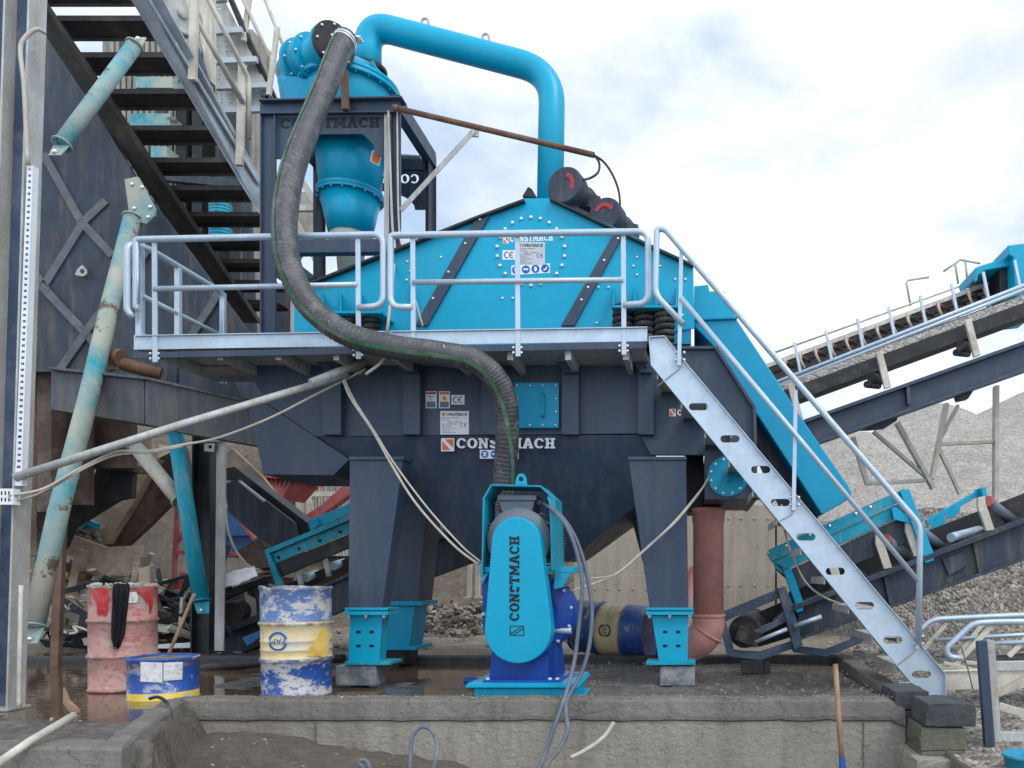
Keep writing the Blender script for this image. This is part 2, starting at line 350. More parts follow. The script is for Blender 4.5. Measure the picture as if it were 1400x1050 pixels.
# ground-like materials
def mud_mat(name, cols, sc=1.4, wet=(.08,.75), wl=(.42,.6), bump=.5, bsc=22., dist=.03, speck=None):
    m, n, b = nt(name); v = coords(n, rnd=False)
    c = mixc(n, nz(n, v, sc, 9, .65), cols[0], cols[1]); c = mixc(n, nz(n, v, sc*9, 8, .7, .45, .7), c, cols[2])
    w = nz(n, v, sc*.8, 7, .6, wl[0], wl[1], wet[0], wet[1])
    h = nz(n, v, bsc, 10, .7)
    if speck:
        vo = n.nodes.new('ShaderNodeTexVoronoi'); vo.inputs['Scale'].default_value = speck[0]; sock(n, v, vo.inputs['Vector'])
        hs = n.nodes.new('ShaderNodeMix'); hs.data_type = 'RGBA'; hs.blend_type = 'MULTIPLY'; hs.inputs[0].default_value = speck[1]
        mr = n.nodes.new('ShaderNodeSeparateColor'); sock(n, vo.outputs['Color'], mr.inputs[0])
        mm = n.nodes.new('ShaderNodeMapRange'); sock(n, mr.outputs[0], mm.inputs[0]); mm.inputs[3].default_value = .35; mm.inputs[4].default_value = 1.6
        c = mixc(n, speck[1], c, mixc(n, 1., c, mm.outputs[0], 'MULTIPLY'))
        ma = n.nodes.new('ShaderNodeMath'); ma.operation = 'SUBTRACT'; ma.inputs[0].default_value = 1; sock(n, vo.outputs['Distance'], ma.inputs[1]); h = ma.outputs[0]
    finish(n, b, c, w, h, bump, dist); return m
M['soil'] = mud_mat('foreground sandy mud', ((.15,.128,.10),(.10,.086,.068),(.19,.165,.13)), 1.1, (.75,.95), bump=.9, bsc=14)
M['slab'] = mud_mat('wet dark slab mud', ((.12,.11,.097),(.05,.047,.045),(.20,.185,.165)), 1.3, (.05,.6), (.40,.62), .55, 26, .02)
M['yard'] = mud_mat('tan yard mud', ((.27,.23,.18),(.18,.155,.12),(.34,.30,.25)), .35, (.25,.9), (.35,.5), .8, 5, .06)
M['gravel'] = mud_mat('grey stone gravel', ((.335,.315,.285),(.27,.255,.235),(.38,.36,.33)), .16, (.9,.95), bump=1., speck=(26., .55), dist=.022)
M['gravel2'] = mud_mat('damp yard gravel', ((.25,.225,.195),(.16,.145,.125),(.36,.335,.30)), .5, (.45,.95), (.3,.5), 1., speck=(22., .9), dist=.04)
M['earth'] = mud_mat('brown earth bank', ((.31,.26,.20),(.22,.185,.14),(.38,.33,.265)), .45, (.9,.95), bump=1., bsc=4., dist=.18)
M['stone'] = mud_mat('loose stones', ((.33,.30,.27),(.2,.18,.16),(.45,.43,.4)), 3., (.8,.95), bump=.5)
def conc(name, a, b_, stain, seams=None, rough=.85, green=None, bump=.7):
    m, n, b = nt(name); v = coords(n, rnd=False); vst = coords(n, (4, 4, .5), False)
    c = mixc(n, nz(n, v, 1.3, 8, .65), a, b_); c = mixc(n, nz(n, vst, 1.6, 8, .7, .45, .72, 0, .75), c, stain)
    if green: c = mixc(n, nz(n, v, .7, 6, .6, .5, .68, 0, .6), c, green)
    c = mixc(n, nz(n, v, 30, 6, .7, .62, .68, 0, .5), c, (a[0]*.4, a[1]*.4, a[2]*.4))
    dn = n.nodes.new('ShaderNodeTexNoise'); dn.inputs['Scale'].default_value = 3.; dn.inputs['Detail'].default_value = 6; sock(n, v, dn.inputs['Vector'])
    dv_ = n.nodes.new('ShaderNodeVectorMath'); dv_.operation = 'SCALE'; dv_.inputs['Scale'].default_value = .55; sock(n, dn.outputs['Color'], dv_.inputs[0])
    da_ = n.nodes.new('ShaderNodeVectorMath'); sock(n, v, da_.inputs[0]); sock(n, dv_.outputs[0], da_.inputs[1])
    vo = n.nodes.new('ShaderNodeTexVoronoi'); vo.feature = 'DISTANCE_TO_EDGE'; vo.inputs['Scale'].default_value = 1.1; sock(n, da_.outputs[0], vo.inputs['Vector'])
    mr = n.nodes.new('ShaderNodeMapRange'); sock(n, vo.outputs['Distance'], mr.inputs[0])
    for i, q in zip((1,2,3,4), (.0,.006,.7,0)): mr.inputs[i].default_value = q
    c = mixc(n, mr.outputs[0], c, (a[0]*.3, a[1]*.3, a[2]*.3))
    finish(n, b, c, rough, nz(n, v, 18, 10, .7), bump, .02); return m
M['conc'] = conc('parapet concrete', (.37,.345,.295), (.27,.25,.21), (.17,.158,.135), green=(.30,.31,.275))
M['conc_lip'] = conc('rough parapet lip concrete', (.215,.205,.185), (.15,.14,.125), (.10,.095,.085))
M['conc_back'] = conc('retaining wall concrete', (.43,.385,.315), (.36,.32,.26), (.24,.21,.175), bump=.18)
M['block'] = conc('dark stone block', (.075,.08,.088), (.045,.048,.054), (.10,.10,.095))
M['block_green'] = conc('mossy stone block', (.15,.15,.115), (.09,.095,.07), (.06,.075,.04), green=(.22,.23,.17))
M['plinth'] = mat('speckled plinth', (.12,.14,.16), .6, var=.3, dirt=(.35,.36,.36), da=.5, ds=6)
def water_mat():
    m, n, b = nt('muddy puddle water'); v = coords(n, rnd=False)
    c = mixc(n, nz(n, v, .9, 5), (.115,.078,.048), (.085,.062,.045))
    finish(n, b, c, .04, nz(n, v, 6, 2), .04, .02); b.inputs['IOR'].default_value = 1.33; return m
M['water'] = water_mat()
# =================== THE SETTING ===================
def fbm(x, y, s, o=4, seed=0.):
    return mnoise.fractal(Vector((x*s, y*s, seed)), 1.0, 2.0, o)
def sst(a, b, x):
    t = max(0., min(1., (x-a)/(b-a))); return t*t*(3-2*t)
def grid(name, xs, ys, zf, mats, mf=None, **kw):
    mb = MB(); vs = [[mb.bm.verts.new((x, y, zf(x, y))) for x in xs] for y in ys]
    for j in range(len(ys)-1):
        for i in range(len(xs)-1):
            f = mb.face([vs[j][i], vs[j][i+1], vs[j+1][i+1], vs[j+1][i]], True)
            if mf: f.material_index = mf((xs[i]+xs[i+1])/2, (ys[j]+ys[j+1])/2)
    o = mb.build(name, mats, bevel=0, origin=(0,0,0), **kw); return o
def rng(*segs):
    out = []
    for a, b, st in segs:
        n = max(1, round((b-a)/st)); out += [a+(b-a)*i/n for i in range(n)]
    return out + [segs[-1][1]]
WY = 5.75
def ret_x(y): return -3.83 + (WY-y)*.46        # the return wall runs from the corner towards the camera
def gz(x, y):
    n = fbm(x, y, .9, 5)*.05 + fbm(x, y, 4., 4, 3.)*.018
    far = n*1.2 + fbm(x, y, .12, 3, 9.)*.15*sst(9, 20, y) - .02
    left = x < ret_x(min(y, WY)) + .12
    if y > 9.2: return far
    if left:
        z = -.05 + n*1.3
        if y < 4.4 and x > -20: z = -.5 + n
        if 4.4 <= y < 5.0: z = .015 + n*.5
        return z
    if x < 1.75 and y < 6.0:
        base = -.19 - .42*sst(-3.6, -.6, x)
        return base - .10*sst(WY, 3.5, y)*(1 if y < WY else 0) + n*1.5 + fbm(x, y, 11, 3, 5.)*.016 + fbm(x, y, 2.2, 4, 15.)*.03
    if x < 1.75: return -.25 + n*.3
    return -.26*(1-sst(6.5, 9.2, y)) + n*1.6
def gm(x, y):
    if x < ret_x(min(y, WY))+.1: return 1 if y < 9.5 else 2
    if x < 1.8 and y < 6.2: return 0
    if y < 9.0: return 3
    return 3 if x > 2.2 and y < 22 else 2
grid('ground', rng((-300,-40,26),(-40,-10,1.5),(-10,-4.2,.16),(-4.2,3.6,.05),(3.6,10,.16),(10,40,1.5),(40,300,26)),
     rng((-6,3.2,.6),(3.2,6.2,.05),(6.2,12,.12),(12,30,.6),(30,60,3),(60,420,40)), gz, [M['soil'], M['slab'], M['yard'], M['gravel2']], gm, kind='structure')
def slabz(x, y): return sum(.035*math.exp(-((x-a)**2+(y-b)**2)/.05) for a, b in ((-2.95,6.75),(-2.6,6.8),(-.2,6.75),(.1,6.8),(-2.0,6.6),(-1.2,6.5),(-3.1,6.1),(1.3,6.2)))*(.6+fbm(x,y,6,3)) + -.016*sst(-1.2, -2.8, x)*2.2 + fbm(x, y, 1.3, 5, 2.)*.016 + fbm(x, y, 7, 4, 4.)*.008 - .004
def slabz2(x, y):
    e = min(x+4.4, 1.5-x, y-5.86, 8.45-y); return slabz(x, y) if e > .05 else -.3
grid('slab', rng((-4.4,1.5,.055)), rng((5.86,8.45,.06)), slabz2, M['slab'], kind='structure')
mb = MB(); mb.face([mb.bm.verts.new(q) for q in ((-14,4.95,-.012),(ret_x(4.95)-.22,4.95,-.012),(ret_x(WY)-.2,WY+.12,-.012),(-1.6,WY+.19,-.012),(-1.6,8.43,-.012),(-7.5,8.43,-.012),(-7.6,9.6,-.012),(-14,9.6,-.012))])
mb.build('puddle_water', M['water'], kind='structure', bevel=0)
mb = MB(); q = P(615, 0, 1); mb.face([mb.bm.verts.new(q) for q in ((-9.5,20,.05),(-4.6,20,.05),(-4.4,27,.05),(-11.5,27,.05))])
mb.build('distant_puddle_water', M['water'], kind='structure', bevel=0)
# parapet (concrete upstand with rough protruding lip), with its return towards the camera
def wall_prof(mb, pts, prof):      # prof: (outward, z); pts: polyline of the face line with outward normals
    rings = []
    for (x, y), (nx, ny), zo in pts: rings.append([mb.bm.verts.new((x+nx*o, y+ny*o, z+zo)) for o, z in prof])
    for a, b in zip(rings, rings[1:]):
        for k in range(len(prof)-1): mb.face([a[k], b[k], b[k+1], a[k+1]])
    mb.face(rings[0]); mb.face(rings[-1][::-1])
lip = [(.0, -.128), (.016, -.118), (.018, -.09), (-.004, .015), (-.03, .032), (-.20, .03), (-.22, -.127)]
low = [(.0, -.131), (-.16, -.131), (-.16, -1.2), (.0, -1.2)]
def wpts(n=46):
    out = []
    def j(i, a): return fbm(i*.7, a, 1., 3, 7.)*.012
    for i in range(n+1):
        x = 1.575 + (-3.83-1.575)*i/n; out.append(((x, WY + j(i, 0)), (0, -1), j(i, 5) - (.05 if i == 0 else 0)))
    out[-1] = (out[-1][0], (.45, -.8), 0)
    for i in range(1, 20):
        y = WY - 1.6*i/19; out.append(((ret_x(y)+j(i, 9), y), (.91, -.42) if i < 19 else (.6, -.9), j(i, 3)))
    for i in range(1, 24):
        out.append(((ret_x(4.15)-.3*i, 4.15 + j(i, 12)), (0, -1), j(i, 8)))
    return out
cw = thing('parapet_wall', 'grey cracked concrete wall along the near edge of the wet pad', 'wall', (-1.1, WY, -.6))
wp = wpts()
mb = MB(); wall_prof(mb, wp, lip + [lip[0]]); mb.build('coping', M['conc_lip'], cw, bevel=.012)
mb = MB(); wall_prof(mb, wp, low + [low[0]]); mb.build('wall_face', M['conc'], cw, bevel=0)
for i, xx in enumerate((-2.84,1.26)):
    mb = MB(); mb.box((xx, WY-.001, -.62), .014, .006, .96); mb.build('formwork_seam', M['conc_lip'], cw, bevel=0)
mb = MB()
mb.prism([Vector((1.5, 5.9, -.3)), Vector((1.74, 5.9, -.3)), Vector((1.72, 5.9, .035)), Vector((1.54, 5.9, .045))], (.02, 2.7, .03))
mb.build('kerb', M['conc_lip'], None, 'low concrete kerb closing the right side of the pad beside the shovel', 'kerb', bevel=.02)
mb = MB()
mb.prism([Vector((-7.5, 8.42, -.3)), Vector((-7.5, 8.44, .05)), Vector((-7.5, 8.62, .055)), Vector((-7.5, 8.66, -.3))], (9.1, 0, .02))
mb.build('rear_kerb', M['block'], None, 'low dark kerb along the far edge of the pad behind the legs', 'kerb', bevel=.02)
# retaining wall behind, cast panels with form-tie holes
def xw(px, d): return (px-CX)*d/F
mb = MB(); D = 14.
for i, px in enumerate((785, 838, 894, 950, 1004, 1062, 1118)):
    zt = .97 + (785-[700,700,700,690,690,691,712][i])*D/F
    x0, x1 = xw(px, D)+.004, xw(px+55.6, D)
    z0 = -.2
    for k in range(2):
        za, zb = z0+(zt-z0)*k/2+.004, z0+(zt-z0)*(k+1)/2-.004
        mb.box(((x0+x1)/2, D+.2+.002*((i+k) % 3), (za+zb)/2), x1-x0, .4, zb-za)
        for q in range(3): mb.bolt(Vector((x0+(x1-x0)*(q+.5)/3, D, zb-.25)), r=.03, h=.012)
mb.build('retaining_wall', M['conc_back'], None, 'tall tan concrete retaining wall of cast panels behind the tank', 'wall', bevel=.008)
def heap_z(x, y):
    z = -.4
    for cx, cy, h, s in ((24,29,7.5,.55),(7.6,24,6.2,.6),(11.2,25,7.0,.60),(4.9,22.5,5.2,.62),(16,27,7.5,.6),(2.2,20.5,3.4,.6)):
        r = math.hypot(x-cx, (y-cy)); z = max(z, h - s*(math.sqrt(r*r+.5)-.7))
    if x < 3.05 and y < 14.45: z = -.5
    emb = 2.25*sst(10.7, 12.0, y+fbm(x, y, .7, 3)*.5)*sst(2.2, 3.1, x)*(1-sst(9, 13, x)) - .3
    if emb > z: return emb + fbm(x, y, 1.5, 5)*.12
    if z < -.4: return z
    return max(z + fbm(x, y, .35, 3)*.16 + fbm(x, y, 2.5, 3)*.02, -.5)
grid('gravel_heap', rng((-4,34,.2)), rng((10.5,27,.2)), heap_z, [M['gravel'], M['gravel2']], lambda x, y: 1 if (y < 12.9 and x < 12) or (y < 14.4 and x < 4) else 0, kind='stuff')
def bank_z(x, y):
    t = sst(13.2, 18.5, y + fbm(x, y, .4, 3)*1.2); edge = max(sst(-4.2, -6.8, x), .34*sst(-1.0, -2.6, x))
    return -.3 + 4.8*t*edge + fbm(x, y, .8, 5, 4.)*.42*t + fbm(x, y, 2.6, 5, 8.)*.2*t
grid('earth_bank', rng((-22,-.9,.13)), rng((12.6,21,.13)), bank_z, M['earth'], None, kind='structure')
# loose stones on the ground
mb = MB()
for i in range(1300):
    k = random.random(); mb.mi = 0 if random.random() < .35 else 1
    if k < .14: x, y = random.uniform(-3.4,1.4), random.uniform(4.3,5.6)
    elif k < .5: x, y = random.uniform(1.75,4.2), random.uniform(4.5,11)
    elif k < .62: x, y = random.uniform(-7,-3.9), random.uniform(4.35,6.2)
    else: x, y = random.uniform(-6.5,-.4), random.uniform(10,16.5)
    if x < ret_x(min(y, WY))+.15 and 4.5 < y < 5.3 and k < .5: continue
    r = random.uniform(.006,.02)*(1 if y < 9 else 2.6)*(1.8 if random.random() < .06 else 1)
    z = gz(x, y)
    if y > 13 and x < -4: z = max(z, bank_z(x, y))
    mb.blob((x, y, z+r*.2), r, r*random.uniform(.6,1), r*random.uniform(.5,.8), i, 1, .5)
for i in range(420):
    t = random.random(); x = -3.7+5.2*t; y = 5.76+random.random()*.19; r = random.uniform(.003,.012); mb.mi = random.choice((0,1,1)); mb.blob((x, y, .032+r*.3), r, r*.8, r*.6, i, 1, .6)
for i in range(700):
    x = random.uniform(-1.7,1.5); y = random.uniform(5.97,8.4); r = random.uniform(.003,.014)*(2 if random.random() < .05 else 1); mb.mi = random.choice((0,1,1)); mb.blob((x, y, slabz(x,y)+r*.3), r, r*.8, r*.6, i, 1, .6)
mb.build('stones', [M['stone'], M['yard']], None, kind='stuff', bevel=0, origin=(0,0,0))
# =================== WORLD, SUN, CAMERA ===================
SUN_EL, SUN_AZ = 50., 128.      # degrees; azimuth measured from +Y (behind the machine) towards +X
w = bpy.data.worlds.new('World'); SC.world = w; w.use_nodes = True; n = w.node_tree
bg = n.nodes['Background']; sk = n.nodes.new('ShaderNodeTexSky'); sk.sky_type = 'NISHITA'; sk.sun_disc = False
sk.sun_elevation = R(SUN_EL); sk.sun_rotation = R(SUN_AZ); sk.dust_density = 2.
tc = n.nodes.new('ShaderNodeTexCoord'); v = tc.outputs['Generated']
mp = n.nodes.new('ShaderNodeVectorMath'); mp.operation = 'MULTIPLY'; mp.inputs[1].default_value = (1, 1, 1.9); sock(n, v, mp.inputs[0])
cl = nz(n, mp.outputs[0], 2.3, 9, .56, .34, .60)
sh = nz(n, mp.outputs[0], 3.1, 8, .55, .42, .66)
cc = mixc(n, sh, (11.6, 11.7, 11.9), (8.3, 8.8, 10.0))
c = mixc(n, .55, sk.outputs[0], (5.9, 8.1, 10.9))
c = mixc(n, cl, c, cc)
sy = n.nodes.new('ShaderNodeSeparateXYZ'); sock(n, v, sy.inputs[0]); mr = n.nodes.new('ShaderNodeMapRange'); sock(n, sy.outputs['Y'], mr.inputs[0])
for i, q in zip((1,2,3,4), (-.8,.4,1.45,.90)): mr.inputs[i].default_value = q
c = mixc(n, 1., c, mr.outputs[0], 'MULTIPLY'); sock(n, c, bg.inputs[0]); bg.inputs[1].default_value = .095
sl = bpy.data.lights.new('sun', 'SUN'); sl.energy = 1.2; sl.angle = R(18); sl.color = (1, .95, .87)
so = bpy.data.objects.new('sun', sl); COL.objects.link(so)
dv = Vector((math.sin(R(SUN_AZ))*math.cos(R(SUN_EL)), math.cos(R(SUN_AZ))*math.cos(R(SUN_EL)), math.sin(R(SUN_EL))))
so.rotation_euler = dv.to_track_quat('Z', 'Y').to_euler(); so.location = (3, 3, 12)
cd = bpy.data.cameras.new('camera'); cam = bpy.data.objects.new('camera', cd); COL.objects.link(cam); SC.camera = cam
cam.location = (0, 0, CAMH); cam.rotation_euler = (R(90), 0, 0); cd.sensor_width = 36; cd.lens = 36*F/1400
cd.shift_x = -(CX-700)/1400; cd.shift_y = (CY-525)/1400; cd.clip_end = 1000; cd.clip_start = .05
SC.view_settings.view_transform = 'Standard'; SC.view_settings.look = 'None'; SC.view_settings.exposure = .45; SC.view_settings.gamma = 1
# =================== SUMP TANK (navy hopper on four legs) ===================
TD = 6.9
tank = thing('sump_tank', 'big navy steel water tank with a tapering hopper standing on legs in the middle', 'tank', P(690, 930, 7.4) * 1)
mb = MB()      # upper box
mb.plate([(327,487),(889,487),(874,593),(432,597),(371,556),(358,541)], TD, 2.0)
mb.plate([(340,560),(360,548),(371,556.5),(432,597.5),(478,628),(456,650),(360,649)], TD+.004, .9)
mb.build('upper_box', M['navy'], tank, bevel=.006)
mb = MB()      # inverted pyramid hopper
def slope_pt(x, y, y0=596., da=TD+.012, y1=766., db=7.4):
    z0, z1 = P(0,y0,da).z, P(0,y1,db).z; d = da
    for _ in range(30): d = da + (db-da)*(z0-P(0,y,d).z)/(z0-z1)
    return P(x, y, d)
fr = [slope_pt(*q) for q in ((434,597),(874,594.5),(897,623),(868,693),(778,766),(655,766),(578,696),(478,629))]
bk = [Vector((q.x, 9.0 - (q.y-TD)*1.0, q.z)) for q in fr]
mb.prism(fr, (0,0,0), bk)
mb.build('hopper', M['navy'], tank, bevel=.006)
mb = MB()      # right hand discharge box
mb.plate([(889,487),(900,473),(977,473),(1029,557),(1031,683),(963,683),(963,622),(890,622),(874,594)], TD+.002, .06)
mb.plate([(975,473),(981,473),(1034,556),(1036,683),(1031,683),(1029,557)], TD-.05, 1.3)
mb.plate([(905,473),(977,473),(977,477),(905,477)], TD-.04, 1.3)
mb.plate([(963,683),(1036,683),(1036,680),(963,680)], TD+.01, 1.2)
mb.plate([(963,622),(967,622),(967,683),(963,683)], TD+.06, 1.1)
mb.plate([(890,480),(1030,560),(1030,680),(967,680),(967,622),(890,622)], 8.1, .05)
mb.build('discharge_box', M['navy'], tank, bevel=.005)
mb = MB(); mb.plate([(936,622),(962,622),(962,700),(936,700)], 7.5, .5); mb.build('inner_column', M['navy_black'], tank)
mb = MB(); c = P(995,651,TD-.02); mb.lathe(c+Vector((0,.03,0)), (0,-1,0), [(.183,0),(.183,.03),(0,.03)], 40, False)
mb.mi = 1
for k in range(12):
    t = 2*math.pi*(k+.5)/12; mb.bolt(c+Vector((.155*math.cos(t),0,.155*math.sin(t))), r=.014)
mb.mi = 0; mb.tube(roundpath([c+Vector((.0,0,.02)), c+Vector((.0,-.04,.02)), c+Vector((0,-.04,-.05)), c+Vector((0,0,-.05))], .02), .008, 6)
mb.build('round_hatch', [M['teal_shade'], M['steel']], tank)
for x0, x1 in ((441,466),(551,574),(658,681),(768,791),(872,894)):
    mb = MB()
    mb.plate([(x0,500),(x1,500),(x1,594),(x0,594)], TD-.085, .083)
    mb.plate([(x0-12,489),(x1-3,489),(x1-3,509),(x0+4,509)], TD-.12, .012)
    mb.plate([(x0+2,507),(x1-3,507),(x1-3,509),(x0+2,509)], TD-.16, .07)
    for yy in (492,501): mb.bolt(P((x0+x1)/2, yy, TD-.122), r=.013)
    mb.build('stiffener_rib', M['navy'], tank)
mb = MB(); mb.plate([(330,489),(890,487),(890,490),(330,492)], TD-.02, .018); mb.build('top_angle', M['navy_black'], tank)
mb = MB(); mb.plate([(703,523),(764,523),(764,585),(703,585)], TD-.06, .058); mb.mi = 1
for x, y in [(707+17.5*i, 527) for i in range(4)] + [(707+17.5*i, 581) for i in range(4)] + [(760,545),(760,563),(707,545),(707,563)]: mb.bolt(P(x,y,TD-.06), r=.012)
mb.build('hatch_door', [M['teal_shade'], M['steel']], tank, 'teal square hatch with bolted rim')
mb = MB(); mb.tube(roundpath([P(742,538,TD-.06), P(742,538,TD-.11), P(742,569,TD-.11), P(742,569,TD-.06)], .03), .011, 8); mb.build('hatch_handle', M['teal_shade'], tank)
def leg(name, top, bot, d0, d1, t, mt):      # four-sided tapering leg: pixel quads at the top and the foot
    m = MB(); q = [P(*top[0], d0), P(*top[1], d0), P(*bot[1], d1), P(*bot[0], d1)]
    m.prism(q, (0, t, 0)); return m
for name, tp, bt, d0, d1, foot, pl, sg in (
    ('leg', [(478,628),(551,628)], [(476,838),(522,838)], 6.62, 6.66, [(479,841),(523,841),(518,905),(476,905)], (458,912,514,938), 1),
    ('leg', [(859,627),(938,627)], [(889,838),(941,838)], 6.62, 6.66, [(891,842),(941,842),(940,905),(901,905)], (902,913,950,938), 1)):
    mb = MB(); q = [P(*tp[0], d0), P(*tp[1], d0), P(*bt[1], d1), P(*bt[0], d1)]
    x0, x1 = q[3].x, q[2].x
    mb.prism(q, (0,.17,0))
    mb.prism([P(tp[0][0]-1, 624, d0-.02), P(tp[1][0]+1, 624, d0-.02), P(tp[1][0]+1, 629, d0-.02), P(tp[0][0]-1, 629, d0-.02)], (0,.22,0))
    lo = mb.build('leg', M['navy'], tank, bevel=.006)
    mb = MB(); mb.plate(foot, 6.66, .15)
    fx0, fx1 = foot[0][0]-8, foot[1][0]+7
    mb.plate([(fx0,831),(fx1,831),(fx1,834.5),(fx0,834.5)], 6.60, .25); mb.plate([(fx0,836),(fx1,836),(fx1,841),(fx0,841)], 6.60, .25)
    mb.mi = 1
    for i in range(3): mb.bolt(P(fx0+5+i*(fx1-fx0-10)/2, 841, 6.63), (0,0,-1), .016, .03)
    mb.mi = 2
    cx_ = (foot[0][0]+foot[1][0]+foot[2][0]+foot[3][0])/4
    for yy in (864,883):
        for xx in (cx_-9, cx_+9): mb.plate(circ(xx, yy, 3.6, 12, 2.1), 6.657, .004)
    mb.build('foot_box', [M['teal'], M['steel'], M['black']], lo, 'teal lower leg box with four slots')
    mb = MB(); mb.plate([(fx0,905),(fx1+3,905),(fx1+3,909.5),(fx0,909.5)], 6.58, .28); mb.build('foot_plate', M['teal_dirty'], lo)
    mb = MB(); mb.plate([(pl[0],pl[1]-2),(pl[2],pl[1]-2),(pl[2],pl[3]),(pl[0],pl[3])], 6.60, .22); mb.build('plinth', M['plinth'], lo, bevel=.01)
for dx, tp, bt, ft in ((0, [(540,640),(577,705)], [(524,824),(570,824)], [(523,828),(567,828),(560,884),(526,884)]),):
    mb = MB(); d = 8.1
    mb.prism([P(535,640,d), P(590,640,d), P(571,822,d), P(524,822,d)], (0,.45,0)); lo = mb.build('leg', M['navy'], tank)
    mb = MB(); mb.plate(ft, d, .4); mb.plate([(516,822),(577,822),(577,828),(516,828)], d-.05, .5); mb.plate([(514,884),(568,884),(568,889),(514,889)], d-.05, .5)
    mb.build('foot_box', M['teal_shade'], lo); mb = MB(); mb.plate([(527,889),(553,889),(553,908),(527,908)], d, .4); mb.build('plinth', M['navy_black'], lo)
d = 8.1
mb = MB(); mb.prism([P(845,640,d), P(905,640,d), P(925,822,d), P(893,822,d)], (0,.45,0)); lo = mb.build('leg', M['navy'], tank)
mb = MB(); mb.plate([(893,824),(925,824),(922,886),(899,886)], d, .4); mb.build('foot_box', M['teal_shade'], lo)
mb = MB(); mb.plate([(897,886),(926,886),(926,908),(897,908)], d, .4); mb.build('plinth', M['navy_black'], lo)
# lettering and stickers on the tank
HD = TD+.004
def logo(mb, x0, y0, x1, y1, d, o, wh):      # orange box with a pale diagonal and border
    mb.mi = wh; mb.plate([(x0,y0),(x1,y0),(x1,y1),(x0,y1)], d-.002, .003)
    mb.mi = o; w_, h_ = x1-x0, y1-y0; k = .09
    ax, bx, ay, by = x0+k*w_, x1-k*w_, y0+k*h_, y1-k*h_
    mb.plate([(ax+.2*w_,ay),(bx,ay),(bx,by-.18*h_)], d-.0035, .0017); mb.plate([(ax,ay+.12*h_),(bx-.2*w_,by),(ax,by)], d-.0035, .0017)
mb = MB(); logo(mb, 603, 599, 621, 617, TD+.008, 1, 0); mb.mi = 0; word(mb, 'CONSTMACH', 624, 613, 135, 14.2, TD+.008, .004)
mb.build('maker_lettering', [M['white'], M['orange']], tank, bevel=0)
def ppe(mb, x0, y0, x1, y1, d, n, wh, bl, sk=0):
    mb.mi = wh; mb.plate([(x0,y0),(x1,y0+sk),(x1,y1+sk),(x0,y1)], d-.002, .003)
    for i in range(n):
        cx_ = x0+(x1-x0)*(i+.5)/n; cy_ = (y0+y1)/2 + sk*(i+.5)/n; r = min((y1-y0)*.43, (x1-x0)/n*.46)
        mb.mi = bl; mb.plate(circ(cx_, cy_, r), d-.003, .0012); mb.mi = wh
        if i % 4 == 0: mb.plate([(cx_-.5*r,cy_+.05*r),(cx_+.5*r,cy_+.05*r),(cx_+.25*r,cy_+.55*r),(cx_-.25*r,cy_+.55*r)], d-.004, .0012); mb.plate([(cx_-.62*r,cy_-.12*r)]+ell(cx_, cy_-.12*r, .5*r, -.5*r, 180, 0, 8)+[(cx_+.62*r,cy_-.12*r)], d-.004, .0012)
        elif i % 4 == 1: mb.plate([(cx_-.6*r,cy_-.28*r),(cx_+.6*r,cy_-.28*r),(cx_+.55*r,cy_+.2*r),(cx_+.15*r,cy_+.2*r),(cx_,cy_),(cx_-.15*r,cy_+.2*r),(cx_-.55*r,cy_+.2*r)], d-.004, .0012)
        elif i % 4 == 2: mb.plate(circ(cx_, cy_, .36*r, 12, .62*r), d-.004, .0012)
        else: mb.plate([(cx_-.5*r,cy_+.3*r),(cx_+.1*r,cy_-.1*r),(cx_+.4*r,cy_-.5*r),(cx_+.55*r,cy_-.3*r),(cx_+.3*r,cy_+.3*r),(cx_-.3*r,cy_+.55*r)], d-.004, .0012)
mb = MB(); ppe(mb, 656, 615, 709, 627, TD+.02, 4, 0, 1); mb.build('safety_sticker', [M['white'], M['signblue']], tank, bevel=0)
mb = MB(); logo(mb, 915, 559, 924, 569, TD+.002, 1, 0); mb.mi = 0; word(mb, 'CONSTMACH', 926, 568, 60, 8, TD+.002, .004); mb.build('small_lettering', [M['white'], M['orange']], tank, bevel=0)
def ce(mb, x0, y0, x1, y1, d, wh, bk):
    mb.mi = wh; mb.plate([(x0,y0),(x1,y0),(x1,y1),(x0,y1)], d-.002, .003); mb.mi = bk; ce_marks(mb, x0, y0, x1, y1, d)
def ce_marks(mb, x0, y0, x1, y1, d):
    w_, h_ = x1-x0, y1-y0; r = h_*.34; cy_ = (y0+y1)/2
    for cx_ in (x0+.36*w_, x0+.74*w_):
        mb.plate(ell(cx_, cy_, r, r, 70, 290, 12)+ell(cx_, cy_, r*.74, r*.74, 290, 70, 12), d-.0035, .0016)
    mb.plate([(x0+.74*w_-r*.74, cy_-r*.12),(x0+.74*w_+r*.1, cy_-r*.12),(x0+.74*w_+r*.1, cy_+r*.12),(x0+.74*w_-r*.74, cy_+r*.12)], d-.0036, .0015)
